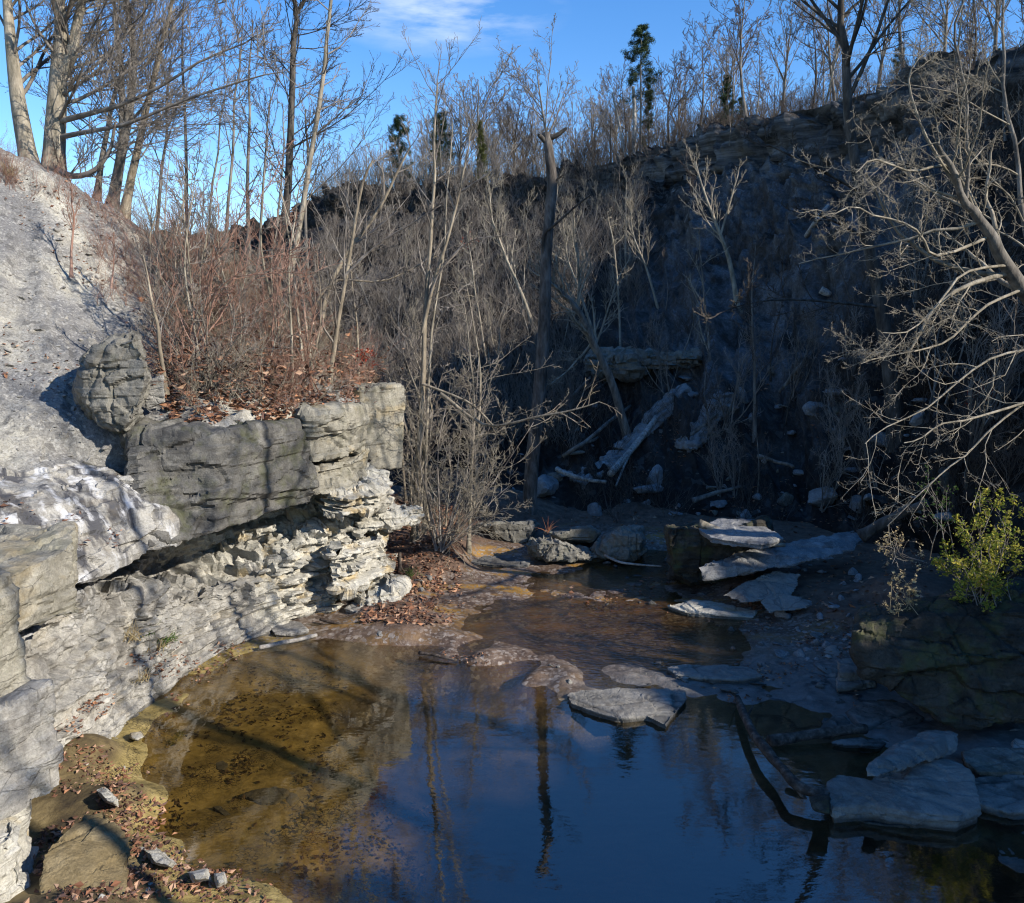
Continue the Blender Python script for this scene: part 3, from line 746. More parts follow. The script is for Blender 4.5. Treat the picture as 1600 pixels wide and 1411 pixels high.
# ledge blocks
block('rock_block', [(-5.75, 12.3), (-4.98, 13.35), (-4.25, 15.0), (-3.98, 15.75), (-5.2, 16.6), (-6.6, 14.0)], 2.58, 4.25, M['capdark'],
      'long dark weathered limestone block with olive stains above the black overhang', tops=[(-6.3, 13.3), (-5.12, 13.6), (-4.32, 15.1), (-4.03, 15.8), (-5.2, 16.6), (-6.6, 14.0)], amp=.15, freq=.8, strata=.05)
block('rock_block', [(-4.0, 15.75), (-3.42, 16.75), (-3.25, 17.7), (-4.8, 18.6), (-5.2, 16.6)], 3.42, 4.45, M['capmid'],
      'olive cracked upper block at the bend of the limestone ledge', amp=.12, freq=1.1, strata=.12)
block('rock_block', [(-3.95, 15.8), (-3.35, 16.85), (-3.2, 17.8), (-4.8, 18.6), (-5.2, 16.6)], 2.72, 3.36, M['capmid'],
      'square cracked lower block under the olive block at the bend of the ledge', amp=.10, freq=1.2, strata=.12, sh=.3)
block('rock_block', [(-3.50, 18.6), (-2.62, 19.35), (-2.95, 20.6), (-4.4, 20.8), (-4.6, 19.0)], 2.78, 4.72, M['capmid'],
      'smooth grey-olive block jutting out at the far end of the ledge', amp=.07, freq=.8, strata=.02)
# crumbling pale layers under the far end
block('rock_slab', [(-3.85, 16.2), (-3.15, 16.9), (-2.85, 17.9), (-3.1, 18.6), (-4.4, 19.2)], 2.22, 2.66, M['pale'], 'crumbly white layer just under the cracked ledge blocks', amp=.2, freq=1.8, strata=.22, sh=.08, cat='rock slab', size=.035)
block('rock_slab', [(-3.4, 17.5), (-2.72, 17.9), (-2.12, 18.35), (-2.3, 18.75), (-3.0, 19.1), (-3.9, 19.4)], 1.62, 1.98, M['pale'], 'cream tongue of rock sticking out over the leaf-covered bank', amp=.16, freq=1.7, strata=.2, sh=.09, cat='rock slab', size=.035)
block('rock_slab', [(-3.75, 16.3), (-3.25, 16.75), (-2.78, 17.5), (-2.95, 18.3), (-4.2, 18.8)], .62, 1.55, M['pale'], 'ragged cream rock face with ochre stain below the rock tongue', amp=.22, freq=1.5, strata=.26, sh=.11, cat='rock', size=.035)
block('rock_slab', [(-3.3, 16.6), (-2.62, 16.9), (-2.42, 17.5), (-2.7, 18.0), (-4.0, 18.2)], -.05, .36, M['pale'], 'lowest cream rock step at the foot of the far cliff', amp=.16, freq=1.6, strata=.2, sh=.09, cat='rock slab', size=.035)
# big boulder on the bank
outline_boulder('boulder', [(115, 608), (124, 572), (146, 540), (180, 522), (214, 516), (233, 545), (240, 592), (224, 652), (194, 690), (158, 674), (128, 640)], 13.5, 1.5, M['boulder'],
    'big brown lichen-spotted boulder lodged at the top of the ledge', cat='boulder', size=.035, amp=.12, freq=1.3, strata=.05, lean=.0, shrink=.8)
hull_rock('rock', [P(x, y, 13.6 + dy) for x, y in ((226, 598), (255, 586), (258, 628), (228, 640)) for dy in (0, .5)], M['stone'], 'small pale block leaning on the right side of the lichen-spotted boulder', size=.03, amp=.04)
# near blocks, lower left
block('rock_block', [(-7.6, 8.2), (-5.55, 8.4), (-5.35, 9.6), (-5.9, 10.4), (-7.6, 10.6)], 2.55, 3.42, M['capmid'], 'rounded tan block under the streaked face at the edge of the ledge', amp=.10, freq=.8, strata=.04)
block('rock_block', [(-7.6, 7.0), (-5.55, 7.2), (-5.28, 8.3), (-7.0, 9.2)], 2.2, 3.5, M['capmid'], 'tall smooth tan block standing over the squared grey block', amp=.08, freq=.8, strata=.02)
block('rock_block', [(-7.4, 6.2), (-5.2, 6.9), (-4.82, 7.95), (-5.5, 8.5), (-7.4, 8.4)], 1.2, 2.3, M['stone'], 'squared pale grey block with a flat top beside the mud bank', amp=.08, freq=.9, strata=.06, sh=.35)
block('rock_block', [(-7.4, 5.6), (-5.0, 6.2), (-4.75, 7.3), (-5.3, 8.3), (-7.4, 8.2)], .25, 1.18, M['pale'], 'rough white layered rock under the squared grey block', amp=.12, freq=1.4, strata=.12, sh=.2)
hull_rock('rock', [G(a, b, z) for a, b, z in ((130, 1268, .75), (165, 1262, .75), (205, 1310, .6), (195, 1400, .5), (150, 1411, .5), (60, 1420, .6), (70, 1330, .8), (100, 1380, .1), (200, 1420, .1))], M['mudrock'], 'humped brown mud-coated rock at the foot of the left blocks', size=.035, amp=.06)
for i, (out, z, lab) in enumerate([
    ([(148, 1235), (165, 1228), (188, 1250), (186, 1262), (165, 1256)], .5, 'small white stone up the mud bank beside the layered rock'),
    ([(215, 1322), (250, 1326), (280, 1350), (270, 1360), (235, 1352)], .36, 'larger white stone lying on the mud bank'),
    ([(292, 1362), (325, 1356), (332, 1376), (300, 1380)], .24, 'white stone at the lower end of the mud bank, beside a smaller one'),
    ([(332, 1364), (352, 1362), (356, 1382), (338, 1388)], .2, 'small rounded white stone nearest the pool on the mud bank'),
    ([(200, 1142), (222, 1140), (230, 1152), (214, 1160), (200, 1154)], .15, 'white stone at the water edge below the grey apron of rock')]):
    c = np.mean(np.array(out), 0)
    pts = [G(a, b, z - .16) for a, b in out] + [G(c[0] + (a - c[0]) * .6, c[1] + (b - c[1]) * .6, z + .02) for a, b in out]
    hull_rock('stone', pts, M['pale'], lab, 'stone', size=.02, amp=.025, freq=3)
# stream boulders
outline_boulder('boulder', [(742, 818), (770, 811), (838, 812), (845, 826), (836, 850), (815, 860), (780, 850)], 22.6, 2.0, M['boulder'], 'dark wedge-shaped boulder at the foot of the tall snag', cat='boulder', size=.06, amp=.1)
outline_boulder('boulder', [(822, 850), (836, 838), (872, 842), (905, 850), (930, 866), (928, 880), (890, 884), (850, 876), (826, 864)], 20.6, 1.5, M['boulder'], 'broad grey boulder with ragged top in the stream', cat='boulder', size=.045, amp=.2, freq=1.5, strata=.08)
outline_boulder('boulder', [(850, 832), (900, 828), (926, 822), (941, 832), (930, 846), (870, 848)], 21.6, 1.4, M['boulder'], 'low pointed rock behind the broad grey boulder', cat='boulder', size=.05, amp=.1, freq=1.6)
outline_boulder('boulder', [(926, 862), (944, 838), (972, 825), (1000, 824), (1011, 840), (1010, 860), (990, 873), (950, 874)], 21.0, 1.7, M['boulder'], 'rounded pitted grey boulder beside the broad boulder in the stream', cat='boulder', size=.045, amp=.17, freq=1.6)
slab_rock('rock_slab', [(700, 868), (725, 856), (790, 860), (832, 872), (825, 884), (770, 882), (735, 878)], .07, .25, M['slab'], 'pale flat slab in shallow water below the wedge-shaped boulder')
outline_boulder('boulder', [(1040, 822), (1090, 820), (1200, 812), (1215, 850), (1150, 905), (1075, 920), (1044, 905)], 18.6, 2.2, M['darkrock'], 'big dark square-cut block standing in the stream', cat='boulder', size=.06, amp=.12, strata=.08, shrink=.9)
slab_rock('rock_slab', [(1090, 822), (1120, 814), (1180, 816), (1225, 838), (1190, 846), (1110, 836)], 1.62, .16, M['bluerock'], 'thin grey slab capping the big dark square-cut block', tilt=(.03, .05))
hull_rock('rock_slab', [P(x, y, Y) for x, y, Y in ((1088, 886, 17.0), (1110, 880, 17.0), (1130, 872, 17.6), (1250, 850, 18.4), (1330, 828, 19.4), (1360, 838, 19.2), (1340, 858, 18.2), (1230, 882, 17.3), (1200, 890, 17.0), (1100, 908, 16.9), (1300, 870, 17.8))], M['bluerock'],
    'long tilted grey slab sloping down to a ragged point', 'rock slab', size=.05, amp=.08, freq=1.6, strata=.05, sh=.12)
hull_rock('rock', [P(x, y, Y) for x, y, Y in ((1128, 930, 16.6), (1165, 905, 17.0), (1215, 892, 17.4), (1250, 898, 17.4), (1248, 915, 17.0), (1160, 942, 16.3), (1200, 930, 17.6), (1235, 935, 16.5))], M['slab'], 'pale angular slab just below the long tilted slab', size=.04, amp=.05, freq=1.6)
hull_rock('rock', [P(x, y, Y) for x, y, Y in ((1185, 940, 16.2), (1220, 925, 16.5), (1272, 938, 16.3), (1260, 952, 16.0), (1200, 958, 15.9), (1230, 940, 16.8))], M['slab'], 'low pale slab in front of the angular slab, near the right bank', size=.04, amp=.04)
slab_rock('rock_slab', [(1040, 945), (1080, 938), (1130, 942), (1184, 955), (1178, 964), (1120, 960), (1070, 956)], .09, .14, M['pale'], 'thin sunlit slab at the edge of the amber shallows')
slab_rock('rock_slab', [(1040, 1042), (1070, 1036), (1130, 1037), (1172, 1040), (1192, 1056), (1150, 1062), (1090, 1058), (1055, 1054)], .10, .16, M['slab'], 'long pale slab lying above the pointed flagstone')
slab_rock('rock_slab', [(885, 1085), (905, 1077), (980, 1074), (1072, 1078), (1074, 1092), (1058, 1112), (1042, 1133), (1030, 1128), (1010, 1118), (968, 1122), (930, 1112), (892, 1098)], .085, .2, M['slab'], 'large sunlit flagstone with a pointed corner jutting into the pool')
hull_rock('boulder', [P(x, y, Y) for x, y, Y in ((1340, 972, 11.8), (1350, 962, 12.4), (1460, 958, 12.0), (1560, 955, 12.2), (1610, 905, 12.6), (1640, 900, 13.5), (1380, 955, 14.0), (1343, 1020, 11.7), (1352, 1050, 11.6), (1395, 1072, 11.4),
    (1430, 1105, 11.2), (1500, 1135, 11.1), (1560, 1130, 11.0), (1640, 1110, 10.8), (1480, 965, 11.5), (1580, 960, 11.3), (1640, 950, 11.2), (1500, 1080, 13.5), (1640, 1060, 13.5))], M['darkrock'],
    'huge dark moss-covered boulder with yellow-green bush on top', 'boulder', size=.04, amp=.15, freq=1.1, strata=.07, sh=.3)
for out, z, th, lab in [
    ([(1310, 1030), (1345, 1026), (1362, 1030), (1364, 1050), (1312, 1052)], .30, .2, 'upper square grey stone against the mossy boulder'),
    ([(1308, 1058), (1362, 1052), (1368, 1064), (1330, 1072), (1308, 1074)], .15, .2, 'lower square grey stone against the mossy boulder'),
    ([(1502, 1172), (1530, 1166), (1600, 1170), (1650, 1190), (1600, 1205), (1530, 1206), (1508, 1190)], .14, .2, 'flat dark slab below the undercut of the mossy boulder'),
    ([(1512, 1212), (1560, 1206), (1650, 1210), (1650, 1262), (1580, 1270), (1528, 1255)], .10, .2, 'broad flat slab at the right edge beside the cracked slab'),
    ([(1552, 1310), (1580, 1298), (1650, 1300), (1650, 1368), (1590, 1362), (1560, 1345)], .012, .15, 'pale slab lying awash in the bottom corner of the pool'),
    ([(1330, 1272), (1370, 1266), (1470, 1268), (1475, 1282), (1420, 1292), (1350, 1284)], .03, .15, 'thin dark slab half sunk in front of the cracked slab'),
    ([(1322, 1112), (1350, 1092), (1420, 1096), (1446, 1120), (1420, 1138), (1345, 1136)], .05, .15, 'wide dim slab between the mossy boulder and the short log'),
    ([(1285, 1118), (1318, 1116), (1338, 1136), (1300, 1142), (1280, 1138)], .045, .15, 'small dim slab beside the short log'),
    ([(1296, 1160), (1330, 1152), (1380, 1150), (1395, 1158), (1372, 1166), (1320, 1164)], .05, .12, 'thin pale slab at the waterline beneath the short log')]:
    slab_rock('rock_slab', out, z, th, M['slab'] if 'dark' not in lab else M['boulder'], lab)
slab_rock('rock_slab', [(1292, 1222), (1310, 1210), (1360, 1216), (1440, 1192), (1475, 1188), (1502, 1196), (1520, 1215), (1534, 1258), (1500, 1272), (1430, 1266), (1360, 1254), (1300, 1258)], .25, .32, M['slab'], 'big cracked slab at the pool edge carrying the thick wedge stone', tilt=(.0, .05))
hull_rock('rock', [P(x, y, Y) for x, y, Y in ((1350, 1200, 9.4), (1352, 1216, 9.35), (1370, 1214, 9.3), (1362, 1188, 9.8), (1400, 1160, 10.4), (1460, 1137, 10.9), (1498, 1145, 10.7), (1500, 1170, 10.4), (1490, 1182, 10.3), (1430, 1200, 9.8), (1400, 1206, 9.6))], M['slab'],
    'thick wedge-shaped stone resting on the big cracked slab', size=.035, amp=.05, freq=1.8)
hull_rock('rock', [P(x, y, Y) for x, y, Y in ((1264, 1246, 9.1), (1294, 1242, 9.1), (1297, 1272, 8.95), (1268, 1266, 9.0), (1275, 1238, 9.5), (1300, 1240, 9.5), (1296, 1275, 9.3))], M['darkrock'], 'small dark angular stone at the end of the crooked branch', size=.025, amp=.02)
for out, z, lab in [
    ([(342, 996), (370, 975), (402, 962), (425, 972), (420, 984), (385, 998), (350, 1003)], .12, 'pale slab at the foot of the cliff, next to a smaller one'),
    ([(422, 982), (448, 968), (470, 972), (482, 984), (455, 990), (430, 990)], .10, 'smaller pale slab at the end of the cliff-foot slab'),
    ([(538, 950), (560, 938), (600, 940), (598, 952), (560, 958)], .14, 'flat pale slab below the lowest cream rock step'),
    ([(588, 984), (602, 976), (616, 980), (614, 992), (594, 994)], .10, 'rounded pale stone alone on the brown shore')]:
    slab_rock('rock_slab', out, z, .22, M['stone'], lab, size=.03, amp=.03)
for out, z, lab in [([(380, 1240), (430, 1228), (468, 1240), (455, 1258), (410, 1256)], -.12, 'tan slab under water in the sunlit olive part of the pool'),
                    ([(335, 1190), (348, 1185), (358, 1192), (350, 1202), (338, 1200)], -.10, 'small round stone under water in the olive part of the pool'),
                    ([(330, 1258), (345, 1256), (375, 1280), (362, 1284)], -.10, 'narrow tan stone under water near the mud bank')]:
    slab_rock('stone', out, z, .14, M['capmid'], lab, size=.03, amp=.015, cat='stone')

# rubble: shared shapes, copied
rng = np.random.default_rng(5)
def rubble_mesh(seed, flat):
    r = np.random.default_rng(seed); bm = bmesh.new()
    for p in r.normal(size=(14, 3)):
        p = p / np.linalg.norm(p) * np.array((1, .8, flat)) * .5 * (0.8 + .4 * r.random()); bm.verts.new(p)
    bmesh.ops.convex_hull(bm, input=bm.verts[:])
    bmesh.ops.delete(bm, geom=[v for v in bm.verts if not v.link_faces], context='VERTS')
    me = bpy.data.meshes.new('rubble'); bm.to_mesh(me); bm.free()
    me = rough_up(remesh(me, .06), .05, 3.0, seed); me.materials.clear(); return me
rub = [rubble_mesh(s, f) for s, f in ((1, .45), (2, .6), (3, .3), (4, .7), (5, .25))]
rubm = {}
def put_rubble(pos, size, mat, label, cat, group, name='stone'):
    i = int(rng.integers(len(rub))); key = (i, mat.name)
    if key not in rubm:
        m = rub[i].copy(); m.materials.append(mat); rubm[key] = m
    o = bpy.data.objects.new(name, rubm[key]); COL.objects.link(o)
    o.location = Vector(pos); o.scale = (size,) * 3; o.rotation_euler = (rng.normal() * .15, rng.normal() * .15, rng.random() * 6.28)
    tag(o, label, cat, group); return o
for i in range(50):      # pebbles on the riffle
    px, py = rng.uniform(640, 1320), rng.uniform(895, 1075)
    p, _ = hit(px, py, (bed_bvh,))
    if p[2] < -.05: continue
    put_rubble(p, rng.uniform(.07, .26), M['slab'], 'small loose stone on the wet brown riffle', 'stone', 'loose stones on the riffle')
for i in range(26):
    px, py = rng.uniform(930, 1180), rng.uniform(868, 905)
    p, _ = hit(px, py, (bed_bvh,)); put_rubble(p, rng.uniform(.15, .5), M['bluerock'], 'stone in the shaded run behind the stream boulders', 'stone', 'stones behind the stream boulders')
for i in range(40):
    px, py = rng.uniform(1180, 1350), rng.uniform(870, 1040)
    p, _ = hit(px, py); put_rubble(p, rng.uniform(.12, .4), M['bluerock'], 'stone on the shaded right bank above the riffle', 'stone', 'stones on the right bank')
for i in range(150):
    px, py = rng.uniform(780, 1500), 810 - 260 * rng.random() ** 1.6
    p, _ = hit(px, py, (hill_bvh,)); put_rubble(p, .12 + .8 * rng.random() ** 2.2, M['bluerock'] if i % 3 else M['boulder'], 'grey fallen rock on the lower shaded slope', 'rock', 'fallen rocks on the shaded slope', 'rock')
for i in range(70):
    px, py = rng.uniform(0, 260), rng.uniform(300, 770)
    p, _ = hit(px, py, (cliff_bvh,)); put_rubble(p, .05 + .25 * rng.random() ** 3, M['stone'], 'shale fragment on the bare grey bank', 'stone', 'shale fragments on the bare bank')
for (px, py, s, lab) in [(848, 770, 1.1, 'pale blue-grey block behind the tall snag base'), (874, 745, .9, 'pale upright block above the one behind the snag'), (1025, 752, .8, 'pale angular block beside the fallen grey trunk'),
                         (1015, 770, .9, 'flat pale rock below the fallen grey trunk'), (1285, 785, .9, 'flat grey rock low on the slope behind the long tilted slab')]:
    p, _ = hit(px, py, (hill_bvh, bed_bvh)); put_rubble(p + np.array((0, 0, .1)), s * 1.4, M['bluerock'], lab, 'rock', None, 'rock')
for i in range(50):      # broken flat pieces along the right-hand shelf
    px, py = [(rng.uniform(1180, 1345), rng.uniform(985, 1095)), (rng.uniform(1250, 1600), rng.uniform(1090, 1300)), (rng.uniform(1000, 1200), rng.uniform(1035, 1080))][i % 3]
    p, _ = hit(px, py, (bed_bvh,))
    if p[2] < -.06: continue
    o = put_rubble(p, .10 + .4 * rng.random() ** 2, M['slab'] if i % 2 else M['stone'], 'broken flat piece of stone on the right-hand rock shelf', 'stone', 'flat stones on the rock shelf'); o.scale[2] *= .4
# pale slabs that slid down the shaded slope
for (q, lab) in [([(1062, 606), (1088, 622), (985, 716), (955, 706)], 'long bluish slab lying down the shaded slope, uppermost of the slide'), ([(970, 700), (992, 712), (912, 768), (884, 752)], 'lower bluish slab of the slide, ending near the pale blocks'), ([(1120, 622), (1150, 640), (1075, 716), (1052, 700)], 'dim slab beside the slide on the shaded slope')]:
    hs = [hit(x, y, (hill_bvh,)) for x, y in q]
    hull_rock('rock_slab', [h[0] + np.array((0, -.12, .22)) for h in hs] + [h[0] + np.array((0, .3, -.3)) for h in hs], M['bluerock'], lab, 'rock slab', size=.08, amp=.22, freq=.9, strata=.1, sh=.2)
# ledge half-way up the shaded slope
for (a, b, py, lab) in [(925, 1000, 578, 'pale rock ledge cropping out half-way up the shaded slope, nearer the snag'), (1000, 1085, 572, 'second stretch of the pale ledge half-way up the shaded slope, past the first')]:
    p0, _ = hit(a, py, (hill_bvh,)); p1, _ = hit(b, py, (hill_bvh,))
    e = p1 - p0; e[2] = 0; back = np.array((e[1], -e[0], 0)); back = back / np.linalg.norm(back) * (-1.6); back = -back if back[1] < 0 else back
    pl = [p0 - back * .5, p1 - back * .5, p1 + back, p0 + back]
    block('rock_ledge', [(q[0], q[1]) for q in pl], min(p0[2], p1[2]) - .1, max(p0[2], p1[2]) + .42, M['boulder'], lab, cat='rock ledge', size=.07, amp=.28, freq=.9, strata=.30, sh=.22)

# ================================================================== TREES
def mat_bark(name, a, b, c, scale=6.0, zs=None):
    k = NT(name)
    n = k.noise(1.0, 6, 0.65, k.coords((scale, scale, scale * (.3 if zs is None else zs))))
    f = k.noise(30.0, 4, 0.7)
    col = k.ramp(n, [(0.34, a), (0.52, b), (0.68, c)])
    nb = k.bump(n, 0.8, 0.05); nb = k.bump(f, 0.4, 0.01, nb)
    return k.done(col, nb, 0.9, 0.15)
M['bark_pale'] = mat_bark('bark_pale', (0.13, 0.115, 0.085), (0.27, 0.235, 0.18), (0.38, 0.34, 0.27))
M['bark_tan'] = mat_bark('bark_tan', (0.12, 0.10, 0.075), (0.24, 0.20, 0.145), (0.36, 0.31, 0.235))
M['bark_grey'] = mat_bark('bark_grey', (0.075, 0.068, 0.06), (0.16, 0.145, 0.125), (0.26, 0.24, 0.21))
M['bark_dark'] = mat_bark('bark_dark', (0.035, 0.03, 0.026), (0.075, 0.066, 0.056), (0.13, 0.115, 0.10))
M['bark_snag'] = mat_bark('bark_snag', (0.045, 0.038, 0.032), (0.105, 0.092, 0.08), (0.19, 0.17, 0.15))
M['twig_red'] = mat_bark('twig_russet', (0.13, 0.075, 0.055), (0.26, 0.15, 0.11), (0.37, 0.25, 0.20), 3.0)
M['twig_grey'] = mat_bark('twig_grey', (0.10, 0.085, 0.07), (0.19, 0.165, 0.14), (0.30, 0.27, 0.235), 3.0)
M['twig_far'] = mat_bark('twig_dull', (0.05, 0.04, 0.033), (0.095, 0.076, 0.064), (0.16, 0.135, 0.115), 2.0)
M['dead_wood'] = mat_bark('dead_wood', (0.16, 0.14, 0.12), (0.32, 0.30, 0.27), (0.45, 0.43, 0.40), 9.0, 1.0)
M['wet_wood'] = mat_bark('wet_wood', (0.03, 0.024, 0.02), (0.08, 0.062, 0.05), (0.17, 0.14, 0.115), 9.0, 1.0)
M['needles'] = mat_leaf('pine_needles', [(0.02, 0.035, 0.018), (0.03, 0.055, 0.025), (0.045, 0.075, 0.03), (0.07, 0.09, 0.03)])
M['needles_yellow'] = mat_leaf('cedar_needles', [(0.05, 0.065, 0.02), (0.09, 0.10, 0.03), (0.12, 0.12, 0.035)])
M['bush_leaf'] = mat_leaf('bush_leaves', [(0.10, 0.14, 0.025), (0.20, 0.23, 0.03), (0.32, 0.29, 0.04), (0.42, 0.36, 0.06), (0.15, 0.19, 0.03)], 0.3)
M['green_leaf'] = mat_leaf('green_leaves', [(0.04, 0.09, 0.02), (0.08, 0.15, 0.03), (0.13, 0.19, 0.05)], 0.3)
M['dry_leaf'] = mat_leaf('dry_leaves', [(0.26, 0.08, 0.03), (0.36, 0.14, 0.06), (0.24, 0.11, 0.06), (0.44, 0.22, 0.10)], 0.2)
M['straw'] = mat_leaf('dry_grass', [(0.36, 0.28, 0.15), (0.46, 0.38, 0.22), (0.30, 0.22, 0.10)], 0.2)
M['sodden'] = mat_leaf('sodden_leaves', [(0.02, 0.014, 0.01), (0.05, 0.035, 0.018), (0.09, 0.06, 0.03), (0.03, 0.02, 0.012)])
M['red_leaf'] = mat_leaf('red_leaves', [(0.30, 0.03, 0.02), (0.42, 0.06, 0.03), (0.35, 0.12, 0.05)], 0.2)

def unit(v): return v / (np.linalg.norm(v, axis=-1, keepdims=True) + 1e-9)
def tubes(batches, sides):
    """batches: list of (pts (B,n,3), rad (B,n)); sides: list of ring sizes. Returns verts, quads."""
    VV, QQ, off = [], [], 0
    for (p, r), s in zip(batches, sides):
        B, n, _ = p.shape
        if B == 0: continue
        t = unit(np.gradient(p, axis=1))
        d = unit(p[:, -1] - p[:, 0])
        ref = np.where(np.abs(d[:, 2:3]) < .8, np.array((0, 0, 1.)), np.array((1., 0.1, 0)))[:, None, :]
        a = unit(np.cross(t, np.broadcast_to(ref, t.shape))); b = np.cross(t, a)
        th = np.arange(s) * 2 * math.pi / s
        ring = a[:, :, None, :] * np.cos(th)[None, None, :, None] + b[:, :, None, :] * np.sin(th)[None, None, :, None]
        v = p[:, :, None, :] + ring * r[:, :, None, None]
        VV.append(v.reshape(-1, 3))
        base = off + (np.arange(B) * n * s)[:, None, None]
        i = np.arange(n - 1)[None, :, None] * s; j = np.arange(s)[None, None, :]; j2 = (j + 1) % s
        q = np.stack([base + i + j, base + i + j2, base + i + s + j2, base + i + s + j], -1)
        QQ.append(q.reshape(-1, 4)); off += B * n * s
    if not VV: return np.zeros((0, 3)), np.zeros((0, 4), int)
    return np.concatenate(VV), np.concatenate(QQ)
def lerp_rows(arr, t):
    """arr (B,n,...) , t (B,k) in 0..1 -> (B,k,...)"""
    n = arr.shape[1]; x = np.clip(t, 0, 1) * (n - 1); i = np.clip(np.floor(x).astype(int), 0, n - 2); f = x - i
    bi = np.arange(arr.shape[0])[:, None]
    if arr.ndim == 3: f = f[..., None]
    return arr[bi, i] * (1 - f) + arr[bi, i + 1] * f
def sprout(rg, parent, k, length, angle, up=0.3, wig=0.25, n=6, t0=.25, t1=1.0, rr=.6, tip=.25, taper=.55, rmin=.004, bias=None, abs_len=False):
    p, r = parent; B = p.shape[0]
    t = t0 + (t1 - t0) * (np.arange(k)[None, :] + rg.random((B, k))) / k
    base = lerp_rows(p, t); tan = unit(lerp_rows(np.gradient(p, axis=1), t)); pr = lerp_rows(r, t)
    L0 = np.linalg.norm(np.diff(p, axis=1), axis=-1).sum(1)[:, None]
    Ln = (length if abs_len else length * L0) * (1 - taper * (t - t0) / max(1e-6, t1 - t0)) * rg.uniform(.6, 1.25, (B, k))
    rnd = rg.normal(size=(B, k, 3))
    if bias is not None: rnd = rnd + np.asarray(bias)
    perp = unit(rnd - (rnd * tan).sum(-1, keepdims=True) * tan)
    ang = np.radians(rg.normal(angle, angle * .22, (B, k)))[..., None]
    d = np.cos(ang) * tan + np.sin(ang) * perp
    B2 = B * k; d = d.reshape(B2, 3); base = base.reshape(B2, 3); Ln = Ln.reshape(B2); pr = pr.reshape(B2)
    pts = np.empty((B2, n, 3)); pts[:, 0] = base; seg = (Ln / (n - 1))[:, None]
    drift = rg.normal(size=(B2, 3)) * wig * .5
    for i in range(1, n):
        d = unit(d + (np.array((0, 0, up)) + drift + rg.normal(size=(B2, 3)) * wig) / (n - 1) * 1.6)
        pts[:, i] = pts[:, i - 1] + d * seg
    r0 = np.maximum(pr * rr, rmin); tt = np.linspace(0, 1, n)[None, :]
    rad = r0[:, None] * (1 - (1 - tip) * tt); rad = np.maximum(rad, rmin * .7)
    return pts, rad
def poly_batch(pts, r0, r1, n=14, wob=0.0, seed=0):
    pts = np.asarray(pts, float); ts = np.linspace(0, len(pts) - 1, n)
    q = catmull(pts, ts) if len(pts) > 2 else pts[0] + (pts[1] - pts[0]) * (ts / 1.0)[:, None]
    if wob:
        q = q + np.stack([vnoise(np.stack([ts * 1.7 + 3.1 * seed, ts * 0 + j * 9.7, ts * 0], -1), seed) for j in range(3)], -1) * wob * np.linspace(0, 1, n)[:, None]
    rad = r0 + (r1 - r0) * np.linspace(0, 1, n) ** .85
    return q[None], rad[None]
def flare(b):
    p, r = b; r = r.copy(); n = r.shape[1]; r[:, 0] *= 1.55; r[:, 1] *= 1.12; return p, r
def leaf_quads(rg, centers, size, flat=0.0, asp=.55):
    n = len(centers); a = unit(rg.normal(size=(n, 3)) * np.array((1, 1, 1 - flat))); b = unit(np.cross(a, rg.normal(size=(n, 3)) * np.array((1 - flat, 1 - flat, 1)) + np.array((0, 0, flat))))
    s = (size * (.45 + 1.0 * rg.random(n) ** 1.5))[:, None]
    c = np.cross(a, b) * s * .18
    v = np.stack([centers - a * s * .5, centers - b * s * asp * .5 + c, centers + a * s * .5, centers + b * s * asp * .5 + c], 1).reshape(-1, 3)
    return v, np.arange(n * 4).reshape(-1, 4)
def join_vq(lst):
    V, Q, o = [], [], 0
    for v, q in lst:
        V.append(v); Q.append(q + o); o += len(v)
    return np.concatenate(V), np.concatenate(Q)

